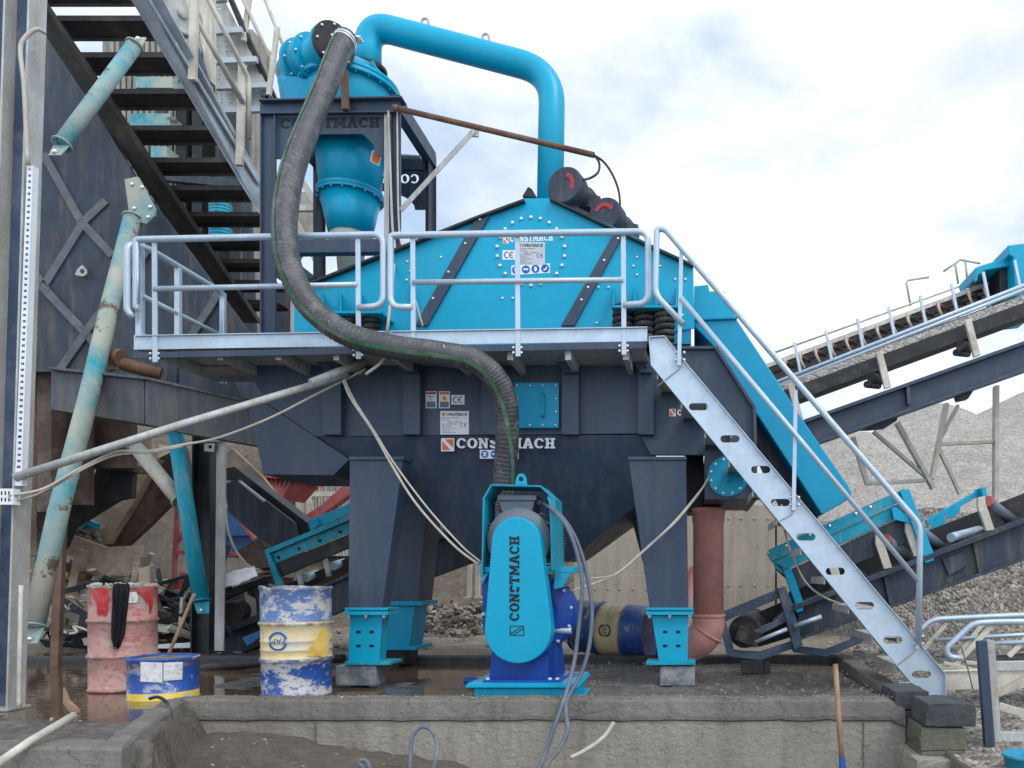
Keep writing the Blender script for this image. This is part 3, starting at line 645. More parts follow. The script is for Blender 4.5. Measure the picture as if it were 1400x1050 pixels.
def nameplate(mb, x0, y0, x1, y1, d, wh, bk, o, n=9, sk=0.):
    mb.mi = wh; mb.plate([(x0,y0),(x1,y0),(x1,y1),(x0,y1)], d-.002, .003); w_, h_ = x1-x0, y1-y0
    mb.mi = o; mb.plate([(x0+.06*w_,y0+.07*h_),(x0+.16*w_,y0+.07*h_),(x0+.16*w_,y0+.2*h_),(x0+.06*w_,y0+.2*h_)], d-.0032, .0014)
    mb.mi = bk; word(mb, 'CONSTMACH', x0+.19*w_, y0+.2*h_, .74*w_, .12*h_, d-.002, .0014)
    rows = ['Muhendislik', 'Phone', 'IZMIR - TURKEY', 'Brand: CONSTMACH', 'Model', 'Motor Power', 'Serial No', 'Production Year']
    for i, tx in enumerate(rows):
        yb = y0 + h_*(.31+.09*i); ww = (.6 if i < 1 else .3 if i in (1,4,6) else .5)*w_
        textpx(mb, tx, x0+(.05 if i < 2 else .25 if i < 3 else .06)*w_, yb, h_*.055, d-.002, ww)
    ce_marks(mb, x0+.66*w_, y0+.46*h_, x0+.99*w_, y0+.72*h_, d)
mb = MB(); nameplate(mb, 602, 562, 641, 594, TD-.004, 0, 1, 2); mb.build('name_plate', [M['white'], M['black'], M['orange']], tank, bevel=0)
mb = MB(); ce(mb, 617, 540, 635, 553, TD, 0, 1); mb.build('ce_sticker', [M['white'], M['black']], tank, bevel=0)
for x0, tri in ((582, 0), (600, 1)):
    mb = MB(); mb.plate([(x0,535),(x0+15,535),(x0+15,558),(x0,558)], TD-.002, .003); mb.mi = 2; mb.plate([(x0+1,536),(x0+14,536),(x0+14,539),(x0+1,539)], TD-.0035, .0015)
    mb.mi = 1; mb.plate([(x0+1.5,549),(x0+13.5,549),(x0+13.5,557),(x0+1.5,557)], TD-.0035, .0015)
    if tri:
        mb.mi = 3; mb.plate([(x0+7.5,540),(x0+12,548),(x0+3,548)], TD-.0035, .0015); mb.mi = 4; mb.plate([(x0+8,542),(x0+6.4,545),(x0+7.6,545),(x0+7,547.5),(x0+9,544.4),(x0+7.8,544.4)], TD-.0045, .001)
    else:
        mb.mi = 4; mb.tube([P(x0+3,543,TD-.003), P(x0+6,541.5,TD-.003), P(x0+9,543,TD-.003), P(x0+12,541.5,TD-.003)], .003, 4); mb.tube([P(x0+6,541.5,TD-.003), P(x0+7.5,547,TD-.003)], .003, 4)
    mb.build('warning_sticker', [M['white'], M['motor'], M['redp'] if not tri else M['orange'], M['yellow'], M['black']], tank, bevel=0)
# =================== WALKWAY ===================
WD = 6.35
def ty(x): return 458 - (x-180)*.0165        # toe-board top in the picture
wk = thing('walkway', 'galvanised walkway with toe boards and handrails along the side of the navy tank', 'walkway', P(530, 480, WD))
for x0, x1 in ((183,526),(533,885)):
    mb = MB(); mb.plate([(x0,ty(x0)),(x1,ty(x1)),(x1,ty(x1)+20),(x0,ty(x0)+20)], WD, .006)
    mb.plate([(x0,ty(x0)),(x1,ty(x1)),(x1,ty(x1)+1.2),(x0,ty(x0)+1.2)], WD-.02, .019)
    mb.build('toe_board', M['galv'], wk, bevel=0)
mb = MB(); mb.prism([P(180,ty(180)+24,WD), P(884,ty(884)+20,WD), P(884,ty(884)+30,WD), P(180,ty(180)+32,WD)], (0,.01,0))
mb.prism([P(180,ty(180)+24,WD+.011), P(884,ty(884)+20,WD+.011), P(884,ty(884)+21.5,WD+.011), P(180,ty(180)+25.5,WD+.011)], (0,.05,0))
mb.build('edge_channel', M['navy'], wk, bevel=.003)
mb = MB()       # chequer plate / grating deck
z0 = P(530, ty(530)+22, WD).z
mb.box((P(530,0,WD).x, WD+.31, z0+.003), L(704,WD), .56, .012)
mb.box((P(230,0,WD).x, WD+.85, z0+.003), L(110,WD), .6, .012)
for i in range(9): mb.box((P(215+i*80,0,WD).x, WD+.31, z0-.05), .05, .5, .085)
mb.build('deck', M['galv_old'], wk, bevel=.003)
rr = .0265
def rail(pts, name='handrail', r=rr, mt='galv', par=None, rad=.09):
    m = MB(); m.tube(roundpath(pts, rad, 6), r, 12); return m.build(name, M[mt], par or wk, bevel=0)
def wy(y, x): return y - (x-180)*.0005
rail(pp([(191,421),(186,421),(186,329),(190,327.5),(524,320.5),(524,418),(489,421)], WD))
rail(pp([(564,420),(534,420),(534,322),(545,321.5),(886,316.5),(886,415),(852,417)], WD))
rail(pp([(211,395),(489,389)], WD), 'mid_rail', .022); rail(pp([(564,386),(852,382.5)], WD), 'mid_rail', .022)
for x, yt in ((211,328),(489,321),(564,321),(707,319),(852,317)):
    mb = MB(); mb.bar(P(x,yt,WD+.01), P(x+1,ty(x)+38,WD-.012), .04, .016, up=(0,1,0)); mb.mi = 1
    for yy in (26,33): mb.bolt(P(x-5,ty(x)+yy,WD), r=.012); mb.bolt(P(x+6,ty(x)+yy,WD), r=.012)
    mb.build('railing_post', [M['galv'], M['steel']], wk, bevel=.003)
mb = MB(); mb.bar(P(190,330,WD+.06), P(190,475,WD+.06), .05, .05, up=(0,1,0)); mb.build('railing_post', M['galv'], wk)
XL = P(188,0,WD).x
def sidep(y, dd): return Vector((XL, WD+dd, P(0,y,WD).z))
rail([sidep(434,.0)+Vector((-.04,0,0)), sidep(425,-.02)+Vector((-.07,0,0)), sidep(333,-.02)+Vector((-.07,0,0)), sidep(331,.12), sidep(331,1.15), sidep(423,1.15)], 'side_rail')
rail([sidep(401,.06), sidep(401,1.15)], 'side_rail', .02)
for dd in (.5, 1.15):
    mb = MB(); mb.bar(sidep(331,dd), sidep(478,dd), .045, .045, up=(0,1,0)); mb.build('railing_post', M['galv'], wk)
mb = MB(); mb.box((XL, WD+.6, z0+.07), .008, 1.1, .13); mb.build('toe_board', M['galv'], wk, bevel=0)
# =================== VIBRATING SCREEN ===================
VD = 7.15
scr = thing('vibrating_screen', 'bright teal gabled vibrating screen body with bolted flanges above the walkway', 'screen', P(700, 470, VD))
SP = [(402,476),(402,396),(417,387),(653,294),(716,271),(754,271),(846,313),(948,360),(949.5,449),(922,453),(905,476)]
mb = MB(); mb.plate(SP, VD, .014); mb.mi = 1
for k in range(22):
    t = 2*math.pi*k/22+.14; mb.bolt(P(726+46.5*math.cos(t), 344+46.5*math.sin(t), VD), r=.018, h=.02)
for x, y in ((687,408),(701,408),(805,393),(818,393),(832,393),(866,364),(871,352),(871,376),(903,364),(923,382),(937,382),(557,358),(561,371),(556,383),(816,442),(603,352),(933,431),(933,443)): mb.bolt(P(x,y,VD), r=.013, h=.014)
mb.build('side_plate', [M['teal'], M['steel']], scr, bevel=.003)
mb = MB(); mb.plate(SP, VD+1.35, .014); mb.build('side_plate', M['teal'], scr, bevel=.003)
mb = MB(); mb.plate([(404,470),(404,400),(420,391),(655,298),(716,276),(754,276),(846,318),(944,364),(944,470)], VD+.016, 1.33); mb.build('inner_body', M['teal_shade'], scr, bevel=0)
def strip(a, b, wpx, d0, t):
    u = Vector((b[0]-a[0], b[1]-a[1])).normalized(); nn = (-u.y*wpx, u.x*wpx)
    return [(a[0],a[1]),(b[0],b[1]),(b[0]+nn[0],b[1]+nn[1]),(a[0]+nn[0],a[1]+nn[1])]
mb = MB()
for a, b in (((412,389),(653,294)),((653,294),(716,271)),((752,269),(872,326)),((872,326),(949,361))): mb.plate(strip(a, b, 3.2, 0, 0), VD-.06, .058)
mb.plate([(714,268),(722,255),(727,258),(735,271)], VD+.05, .2)
mb.build('top_flange', M['navy_black'], scr, bevel=.003)
for pl, bl in (([(651,296),(672,289),(584,445),(567,445)], ((656,300),(636,333),(613,372),(592,408))), ([(838,321),(852,320),(785,445),(767,445)], ((845,326),(826,356),(804,393),(795,410)))):
    mb = MB(); mb.plate(pl, VD-.03, .028); mb.mi = 1
    for x, y in bl: mb.bolt(P(x,y,VD-.03), r=.013)
    mb.build('diagonal_stiffener', [M['navy'], M['steel']], scr)
# spring seats, gussets and rubber springs
for x0, x1, yb, gx in ((430,522,425,(440,465,493)), (838,927,417,(838,867,896,924))):
    mb = MB(); mb.plate([(x0,yb),(x1,yb),(x1,yb+3.5),(x0,yb+3.5)], VD-.28, .278)
    for g in gx: mb.prism([P(g,yb-24,VD-.002), P(g,yb,VD-.002), P(g,yb,VD-.26)], (.012,0,0))
    mb.build('spring_seat', M['teal'], scr)
for x in (479, 507):
    mb = MB(); c = P(x, 462, VD-.14); mb.coil(c, .062, L(33,VD), 4.2, .026); mb.cyl(c, c+Vector((0,0,L(33,VD))), .05, 14); mb.build('coil_spring', M['rubber'], scr, bevel=0)
for x, y0 in ((852,462),(880,478),(908,490)):
    mb = MB(); c = P(x, y0, VD-.14); h = L(y0-421,VD); mb.coil(c, .075, h, h/.058, .028); mb.cyl(c, c+Vector((0,0,h)), .06, 14); mb.build('coil_spring', M['rubber'], scr, bevel=0)
# labels on the screen plate
mb = MB(); mb.mi = 0; word(mb, 'CONSTMACH', 697, 331, 59, 9.5, VD, .003, skew=-.035); logo(mb, 687.5, 324, 695.5, 333, VD, 1, 0); mb.build('maker_lettering', [M['white'], M['orange']], scr, bevel=0)
mb = MB(); nameplate(mb, 706, 331, 745, 362, VD-.001, 0, 1, 2); mb.build('name_plate', [M['silver'], M['black'], M['orange']], scr, bevel=0)
mb = MB(); ce(mb, 687, 342, 705, 355, VD, 0, 1); mb.build('ce_sticker', [M['white'], M['black']], scr, bevel=0)
mb = MB(); ppe(mb, 699, 363, 752, 376, VD, 4, 0, 1, -3); mb.build('safety_sticker', [M['white'], M['signblue']], scr, bevel=0)
# vibrator motors
for (cx_, cy_, rp, a0, a1) in ((771,252,26,(-75,35),0),(826,292,24,(-160,-20),0)):
    d = VD+.05; c = P(cx_, cy_, d); r = L(rp, d); ax = Vector((.30,1,-.05)).normalized()
    mb = MB(); mb.lathe(c, ax, [(r*.93,0),(r,.02),(r,.16),(r*.88,.17),(r*.88,.34),(r,.35),(r,.50),(r*.9,.52)], 36)
    mb.mi = 1; x = ax.cross(Vector((0,0,1))).normalized(); y = Vector((0,0,1)); A = -ax*.002
    arc = [c + A + (x*math.cos(R(t))-y*math.sin(R(t)))*r*.62 for t in [a0[0]+(a0[1]-a0[0])*i/10 for i in range(11)]]
    arc2 = [c + A + (x*math.cos(R(t))-y*math.sin(R(t)))*r*.40 for t in [a0[0]+(a0[1]-a0[0])*i/10 for i in range(11)]]
    mb.prism(arc + arc2[::-1], -ax*.003)
    mb.mi = 0
    for k in (0, 1):
        b = c + ax*(.2+.12*k) + Vector((r*.95, 0, -r*(.15+.55*k)))
        mb.prism([b+Vector((-.06,0,.06)), b+Vector((.09,0,.02)), b+Vector((.10,0,-.04)), b+Vector((.02,0,-.10)), b+Vector((-.08,0,-.06))], (.0,.03,0))
    mb.box(c+ax*.28+Vector((.0,0,-r*.98)), r*2.0, .42, .04, Matrix.Rotation(R(27), 3, 'Y'))
    mb.build('vibrator_motor', [M['navy_dusty'], M['redp']], scr, bevel=.003)
# =================== CYCLONE TOWER ===================
CD, CB = 7.6, 8.66
tw = thing('cyclone_tower', 'navy steel portal tower with cut out lettering holding the teal cyclone', 'tower', P(450, 470, 8.1))
mb = MB(); mb.plate([(355,137),(547,133),(547,153),(355,155)], CD, .012); mb.plate([(353,134.5),(549,130.5),(549,133),(353,137)], CD-.06, .14); mb.plate([(355,153),(547,151),(547,153),(355,155)], CD-.05, .05)
mb.build('top_beam', M['navy'], tw)
for x0, x1 in ((355,376),(533,547)):
    mb = MB(); mb.plate([(x0,155),(x1,155),(x1,470),(x0,470)], CD, .012); mb.plate([(x0,155),(x0+2,155),(x0+2,470),(x0,470)], CD-.035, .034)
    mb.plate([(x1-2,155),(x1,155),(x1,470),(x1-2,470)], CD-.035, .034); mb.box(P((x0+x1)/2, 300, CD+.08), .012, .13, L(330,CD)); mb.build('post', M['navy'], tw)
mb = MB(); mb.plate([(525,152),(532,152),(532,470),(525,470)], CD-.02, .08); mb.build('cable_channel', M['galv_old'], tw)
PLT = [(376.5,155),(525,153.5),(525,213),(513,213),(511,198),(496,183),(412,183.5),(398,199),(396,217),(376.5,217)]
mb = MB(); mb.plate(PLT, CD+.014, .012); mb.mi = 1; word(mb, 'CONSTMACH', 383, 175.5, 136, 13.5, CD+.014, .004, skew=-.012); mb.build('name_panel', [M['navy'], M['black']], tw)
for x in (451, 532):     # back posts
    pass
s = CD/CB
def bk(x, y): return (CX-(CX-x)*s, CY-(CY-y)*s)     # same world X,Z on the far frame
def bkp(l): return [bk(*q) for q in l]
for x0, x1 in ((355,374),(530,547)):
    mb = MB(); mb.plate(bkp([(x0,137),(x1,137),(x1,470),(x0,470)]), CB, .012); mb.box(P(*bk((x0+x1)/2,300), CB-.08), .012, .15, L(330,CD)); mb.build('post', M['navy_dusty'], tw)
mb = MB(); mb.plate(bkp([(355,134),(547,134),(547,155),(355,155)]), CB, .012); mb.build('top_beam', M['navy_dusty'], tw)
wpl = word_polys('CONSTMACH', 382, 176, 138, 15)
holes = []
def mir(q): return (355+547-q[0], q[1])
for o, hl in wpl: holes.append(bkp([mir(q) for q in o]))
outer = [(374,155),(530,155),(530,217)]+ell(450,217,64,30,0,-180,14)+[(374,217)]
mb = MB(); mb.holed(bkp(outer), holes, CB+.014, .012)
for o, hl in wpl:
    if hl: mb.holed(bkp([mir(q) for q in hl]), [], CB+.014, .012)
mb.build('name_panel', M['navy_dusty'], tw, 'rear panel with see-through cut out letters', bevel=0)
for x in (362, 540):
    a, b = P(x,140,CD+.02), P(*bk(x,140),CB); mb = MB(); mb.chan(a, b, .10, .16); mb.build('side_beam', M['navy'], tw)
    a, b = P(x,338,CD+.02), P(*bk(x,338),CB); mb = MB(); mb.chan(a, b, .10, .13); mb.build('side_beam', M['navy'], tw)
mb = MB(); mb.plate([(376,328),(533,326),(533,344),(376,346)], CD+.1, .1); mb.build('cross_beam', M['navy'], tw)
mb = MB(); mb.plate([(543,210),(574,212),(574,214),(543,213)], 8.3, .06); mb.build('grating_shelf', M['galv_old'], tw)
# =================== HYDROCYCLONE ===================
YC = 8.12; XC = 479
cy = thing('hydrocyclone', 'teal hydrocyclone with bolted flanges and tapering cone inside the navy tower', 'cyclone', P(XC, 345, YC))
def zc(y): return P(0, y, YC).z
C0 = Vector((P(XC,0,YC).x, YC, 0))
def lz(prof): return [(L(r, YC), zc(y)) for r, y in prof]
mb = MB(); mb.lathe(C0, (0,0,1), lz([(57,205),(57,128),(57,124)]), 40); mb.build('barrel', M['teal'], cy, bevel=0)
mb = MB(); mb.lathe(C0, (0,0,1), lz([(64,131),(65,130),(65,126),(64,125)]), 44, False); mb.lathe(C0, (0,0,1), lz([(63,124),(64,123),(64,119),(40,117)]), 44, False)
mb.mi = 1
for k in range(24): mb.bolt(C0+Vector((L(62,YC)*math.cos(k*.2618), L(62,YC)*math.sin(k*.2618), zc(131))), (0,0,-1), .012, .02)
mb.build('barrel_flange', [M['teal'], M['teal_shade']], cy, bevel=.003)
mb = MB(); mb.lathe(C0, (0,0,1), lz([(46,119),(46,103),(45,102),(0,102)]), 32)
for k in range(8):
    a = k*.7854+.2; u = Vector((math.cos(a), math.sin(a), 0)); c = C0+u*L(46,YC)
    mb.prism([c+Vector((0,0,zc(101))), c+u*.03+Vector((0,0,zc(101))), c+u*.13+Vector((0,0,zc(118))), c+Vector((0,0,zc(118)))], Vector((-u.y,u.x,0))*.012)
mb.build('vortex_cap', M['teal'], cy, bevel=.003)
mb = MB(); mb.lathe(C0, (0,0,1), lz([(39,268),(42.5,230),(46,192)]), 40); mb.build('cone', M['teal'], cy, 'upper teal cone section', bevel=0)
mb = MB(); mb.lathe(C0, (0,0,1), lz([(43,273),(43,269)]), 40, False); mb.lathe(C0, (0,0,1), lz([(43,268.5),(43,264)]), 40, False)
mb.mi = 1
for k in range(18): mb.bolt(C0+Vector((L(41,YC)*math.cos(k*.349), L(41,YC)*math.sin(k*.349), zc(273))), (0,0,-1), .009, .012)
mb.build('cone_flange', [M['teal_shade'], M['steel']], cy, bevel=.002)
mb = MB(); mb.lathe(C0, (0,0,1), lz([(28,322),(38.5,273)]), 40); mb.build('cone', M['teal'], cy, bevel=0)
mb = MB(); mb.lathe(C0, (0,0,1), lz([(14,395),(18,347),(19,340),(27,338),(27,322)]), 32); mb.build('apex_spigot', M['teal_pipe'], cy, bevel=0)
mb = MB(); a = P(512,207,YC-.45); mb.prism([P(509,205,YC-.40), P(522,212,YC-.40), P(518,227,YC-.40), P(506,220,YC-.40)], (0,.004,0)); mb.mi = 1
mb.prism([P(510,207,YC-.403), P(520,212.5,YC-.403), P(516.5,225,YC-.403), P(507.5,219.5,YC-.403)], (0,.003,0)); mb.build('maker_sticker', [M['white'], M['orange']], cy, bevel=0)
# inlet volute and flanged feed pipe
a, b = P(398,100,YC+.05), P(455,62,7.52); ax = (b-a).normalized(); ln = (b-a).length
mb = MB(); mb.hexa([P(384,140,YC+.3), P(440,140,YC+.45), P(470,140,YC-.35), P(392,140,YC-.3), P(378,103,YC+.3), P(440,98,YC+.45), P(470,104,YC-.35), P(384,104,YC-.3)])
mb.build('inlet_volute', M['teal_shade'], cy, bevel=.03)
mb = MB(); mb.plate([(378,109),(384,99),(393,78),(400,74),(452,92),(452,106),(392,134),(383,125)], YC-.2, .03)
for x in (382,): mb.plate([(x+10,74),(x+22,76),(x+22,86),(x+8,88)], YC-.18, .3)
mb.build('inlet_flange_plate', M['teal'], cy, bevel=.01)
mb = MB(); mb.cyl(a, b, L(20,8), 28); mb.build('inlet_pipe', M['teal'], cy, bevel=0)
for t0, t1, r, mt in ((.30,.36,31,'teal'),(.38,.52,27,'teal_shade'),(.55,.60,29,'teal'),(.93,.98,26,'teal'),(1.0,1.05,26,'navy_black')):
    mb = MB(); mb.cyl(a+ax*ln*t0, a+ax*ln*t1, L(r,8), 30); mb.mi = 1; x = ax.orthogonal().normalized(); y = ax.cross(x)
    for k in range(8): mb.bolt(a+ax*ln*t1+(x*math.cos(k*.785+.3)+y*math.sin(k*.785+.3))*L(r*.86,8), ax, .014, .02)
    mb.build('inlet_flange', [M[mt], M['steel']], cy, bevel=.003)
# =================== OVERFLOW PIPE ===================
ov = thing('overflow_pipe', 'thick teal bent pipe arching from the cyclone top to the screen', 'pipe', P(752, 270, YC))
mb = MB(); pts = [P(503,97,YC), P(503,40,YC), P(752,97,YC), P(752,285,7.75)]
pa = roundpath([pts[0], pts[1], P(540,44.5,YC)], .3, 8)
body = roundpath([P(503,103,YC), P(503,33,YC), P(755,99,YC), P(752,290,YC-.15)], L(46,YC), 10)
mb.tube(body, L(17.6,YC), 28); mb.build('pipe_body', M['teal'], ov, bevel=0)
mb = MB(); mb.lathe(P(503,97,YC), (0,0,1), [(L(25,YC),-.02),(L(25,YC),.02)], 28, False); mb.build('flange', M['navy_black'], ov, bevel=.003)
for x, y in ((581,31),(664,52)):
    mb = MB(); c = P(x, y, YC)
    ring = [c+Vector((.035*math.cos(t), 0, .035*math.sin(t))) for t in [R(-60+300*i/14) for i in range(15)]]
    mb.tube([c+Vector((.045,0,-.1))]+[c+Vector((.036*math.cos(R(q)),0,.045*math.sin(R(q)))) for q in range(-10,191,20)]+[c+Vector((-.045,0,-.1))], .013, 8); mb.build('lifting_eye', M['galv_old'], ov, bevel=0)
# rusty support arm with its galvanised prop
mb = MB(); mb.tube([P(538,147,7.5), P(812,212,7.3)], .027, 12); mb.tube([P(538,147,7.5), P(545,148.5,7.49)], .030, 12)
mb.build('support_pipe', M['rust'], None, 'rusty horizontal pipe arm reaching right from the navy tower', 'pipe', bevel=0)
mb = MB(); mb.angle(P(549,289,7.56), P(649,180,7.42), .05, .05, .008, up=(0,1,0)); mb.box(P(650,183,7.42), .06, .02, .06); mb.build('prop_bar', M['galv_old'], None, 'grey diagonal angle bar propping the rusty pipe arm', 'brace', bevel=.002)
mb = MB(); mb.bar(P(471,96,7.52), P(472,150,7.52), .06, .05, up=(0,1,0)); mb.build('hanger_bar', M['rust'], None, 'short rusty bar beneath the hose top at the tower beam', 'bar', bevel=.002)
def cable(name, pts, r, mt, label, cat='cable', n=8, k=8, group=None):
    m = MB(); m.tube(spline(pts, k), r, n); return m.build(name, M[mt], None, label, cat, group, bevel=0)
cable('motor_cable', pp([(812,212,7.3),(819,222,7.28),(818,235,7.25),(808,243,7.22),(797,246,7.2)]), .011, 'rubber', 'short black cable loop from the rusty arm to the upper vibrator motor')
cable('motor_cable', pp([(812,212,7.3),(826,222,7.28),(838,240,7.25),(846,262,7.22),(848,285,7.2)]), .011, 'rubber', 'long black cable drooping from the rusty arm to the lower vibrator motor')
cable('tower_cable', pp([(531,152,7.56),(536,300,7.5),(540,345,7.4),(533,420,6.33),(528,465,6.30),(524,492,6.3),(500,512,6.3)]), .012, 'cablew', 'pale cable running down the right tower post past the toe board')
cable('tower_cable', pp([(543,150,7.54),(545,300,7.5),(552,345,7.4),(565,400,7.1),(578,446,7.08)]), .009, 'cablew', 'thin pale cable crossing the teal screen left of its stiffener')
# =================== HOSE ===================
hp = [(474,52,7.30),(462,74,7.15),(445,118,6.95),(424,168,6.75),(404,219,6.5),(392,270,6.3),(389,322,6.18),(398,372,6.15),(427,422,6.15),(477,458,6.16),(540,475,6.18),(600,483,6.2),(645,492,6.24),(676,515,6.3),(692,553,6.4),(693,608,6.5),(689,660,6.58),(686,700,6.62),(690,760,6.62)]
hpt = spline(pp(hp), 36)
hs = MB(); hs.tube(hpt, [.0975+.0016*math.sin(i*1.57)+.002*mnoise.noise(Vector((i*.03,0,2))) for i in range(len(hpt))], 20); hose = hs.build('slurry_hose', M['hose'], None, 'thick black dusty hose swooping from the cyclone down to the pump', 'hose', bevel=0)
def hstripe(ang, wr, i0=0):
    m = MB(); pts = []; N = len(hpt)
    for i in range(i0, N):
        t = (hpt[min(i+1,N-1)]-hpt[max(i-1,0)]).normalized(); view = Vector((0,-1,0)); view = (view - t*view.dot(t)).normalized(); sd = t.cross(view)
        pts.append((t, view, sd, hpt[i]))
    def ringp(q, a): return q[3] + (q[1]*math.cos(a)+q[2]*math.sin(a))*.1012
    prev = None
    for i_, q in enumerate(pts):
        aa = ang - 1.5*sst(.72, .9, i_/len(pts)); row = [m.bm.verts.new(ringp(q, aa+wr*k)) for k in (-1,0,1)]
        if prev:
            m.face([prev[0],prev[1],row[1],row[0]], True); m.face([prev[1],prev[2],row[2],row[1]], True)
        prev = row
    return m
hstripe(.42, .17).build('stripe', M['green'], hose, bevel=0)
mb = MB(); t = (hpt[1]-hpt[0]).normalized()
for o in (.06, .1): mb.tube([hpt[0]+t*o-t*.012, hpt[0]+t*o+t*.012], .106, 20)
for k in range(3): mb.bar(hpt[0]+Vector((-.14,-.02+.03*k,.02)), hpt[0]+Vector((.14,-.02+.03*k,.0)), .02, .02)
mb.build('hose_clamp', M['steel'], hose)
# =================== PUMP ===================
PD = 5.98
pm = thing('slurry_pump', 'blue slurry pump with teal belt guard and grey motor under a teal hood', 'pump', P(712, 953, 6.3))
g = hull2((708.5,861), 46, (706,742), 34.5)
g = [(708+46*math.cos(R(t)), 861+46.5*math.sin(R(t))) for t in range(-10,191,10)] + [(705.5+33.5*math.cos(R(t)), 741+34*math.sin(R(t))) for t in range(187,354,9)]
mb = MB(); mb.plate(g, PD, .16); mb.build('belt_guard', M['teal'], pm, bevel=.012, seg=3)
mb = MB(); word(mb, 'CONSTMACH', 710, 849, 116, 13.5, PD-.001, .0025, rot=True); x0, y0, x1, y1 = 697, 855.5, 716.5, 869
for q in ([(x0,y0),(x1,y0),(x1,y0+.9),(x0,y0+.9)], [(x0,y1-.9),(x1,y1-.9),(x1,y1),(x0,y1)], [(x0,y0+.95),(x0+.9,y0+.95),(x0+.9,y1-.95),(x0,y1-.95)], [(x1-.9,y0+.95),(x1,y0+.95),(x1,y1-.95),(x1-.9,y1-.95)], [(x0+1,y1-3),(x1-4,y0+1),(x1-2.5,y0+1),(x0+1,y1-1.5)], [(x0+4,y1-1),(x1-1,y0+3),(x1-1,y0+4.5),(x0+6,y1-1)]): mb.plate(q, PD-.0035, .004)
mb.build('maker_lettering', M['black'], pm, bevel=0)
mc = P(710,738,PD+.18); ax = Vector((0,1,0)); mr = L(38,6.2)
mo = MB(); mo.lathe(mc, ax, [(mr*.6,-.03),(mr*1.13,-.02),(mr*1.13,.02),(mr*.98,.03),(mr*.98,.52),(mr*.9,.56),(0,.57)], 40)
mot = mo.build('motor', M['motor'], pm, bevel=0)
mb = MB()
for sgn in (-1, 1):
    for k in range(15):
        z = mc.z - .20 + k*.0235; xx = math.sqrt(max(0, mr*mr-(z-mc.z)**2)); x0 = mc.x+sgn*xx*.9; x1 = mc.x+sgn*(mr+.065-abs(z-mc.z)*.12)
        mb.box(((x0+x1)/2, mc.y+.28, z), abs(x1-x0), .46, .007)
mb.build('cooling_fins', M['motor'], mot, bevel=0)
mb = MB(); mb.plate([(686,700),(727,700),(731,684),(682,684)], PD+.22, .3); mb.plate([(687,700),(726,700),(726,718),(687,718)], PD+.22, .26); mb.plate([(680,677),(733,677),(733,684),(680,684)], PD+.2, .36); mb.build('terminal_box', M['motor'], mot)
mb = MB(); q = P(733,687,PD+.3); mb.cyl(q, q+Vector((.05,0,0)), .028, 12); mb.cyl(q+Vector((.05,0,0)), q+Vector((.09,0,0)), .021, 10); mb.build('cable_gland', M['motor'], mot, bevel=0)
for sg in (-1, 1):
    mb = MB(); c = mc+Vector((sg*.165,.06,.185)); mb.tube([c+Vector((.03*math.cos(k*.6),0,.03*math.sin(k*.6))) for k in range(11)], .009, 6); mb.build('lifting_lug', M['motor'], mot, bevel=0)
# hood: one bent sheet, open at both ends
HDp = PD+.12
prof_o = [(658,785),(660,681),(671,662),(739,663.5),(758,681),(762,790)]
prof_i = [(660.2,785),(662.2,682),(672.3,664.3),(738.3,665.8),(755.6,682),(759.6,790)]
mb = MB(); mb.prism([P(x,y,HDp) for x,y in prof_o+prof_i[::-1]], (0,.34,0))
mb.plate([(750,676),(757.5,682.5),(761,780),(753.5,780),(751,690),(748,681)], HDp+.004, .012)
mb.build('motor_hood', M['teal_dirty'], pm, bevel=.002)
mb = MB(); mb.holed([(704,662.5),(705.5,654),(708.5,648.5),(712.5,647),(716.5,648.5),(719.5,654),(720.5,663)], [circ(712.3, 655, 3.3, 12)], HDp+.25, .02); mb.build('lifting_eye', M['teal'], pm, bevel=.002)
mb = MB(); mb.plate([(655,775),(786,775),(786,783),(655,783)], PD+.16, .55); mb.plate([(758,783),(780,783),(770,803),(757,806)], PD+.16, .012); mb.plate([(659,784),(668,784),(659,800)], PD+.16, .012); mb.plate([(741,776),(751,776),(745,797),(741,792)], PD+.13, .02)
mb.build('motor_shelf', M['teal'], pm)
hc = P(733,838,PD+.36); hr = L(52,6.35)
mb = MB(); mb.lathe(hc, (0,1,0), [(hr*.6,-.05),(hr*.97,-.03),(hr,.0),(hr,.05),(hr*.93,.06),(hr*.93,.2),(hr,.21),(hr,.26),(hr*.6,.3)], 44)
for k in range(8):
    a = k*.785+.4; u = Vector((math.cos(a),0,math.sin(a))); mb.bar(hc+u*hr*.55+Vector((0,-.05,0)), hc+u*hr*.93+Vector((0,-.03,0)), .03, .03)
mb.mi = 1
for k in range(12): 
    a = k*.5236+.15; mb.bolt(hc+Vector((math.cos(a)*hr*.94,-.02,math.sin(a)*hr*.94)), r=.017, h=.03)
mb.build('pump_casing', [M['royal'], M['galv']], pm, bevel=.003)
mb = MB(); mb.plate([(659,785),(672,785),(672,870),(660,862)], PD+.2, .4); mb.plate([(672,785),(752,785),(752,905),(672,905)], PD+.24, .4)
mb.mi = 1; mb.bolt(P(662,792,PD+.2), r=.02, h=.03); mb.bolt(P(662,840,PD+.2), r=.02, h=.03)
mb.build('bearing_frame', [M['royal'], M['galv']], pm)
mb = MB(); mb.plate([(672,895),(748,895),(752,934),(668,934)], PD+.17, .42); mb.plate([(752,852),(757,852),(765,934),(752,934)], PD+.30, .3); mb.plate([(660,930),(766,930),(766,934.5),(660,934.5)], PD+.05, .6); mb.plate([(765,925),(785,927),(785,931),(765,930)], PD+.3, .3)
mb.mi = 1
for x in (667, 752, 762): mb.bolt(P(x,931,PD+.1), (0,0,1), .02, .03)
mb.build('pedestal', [M['royal'], M['galv']], pm)
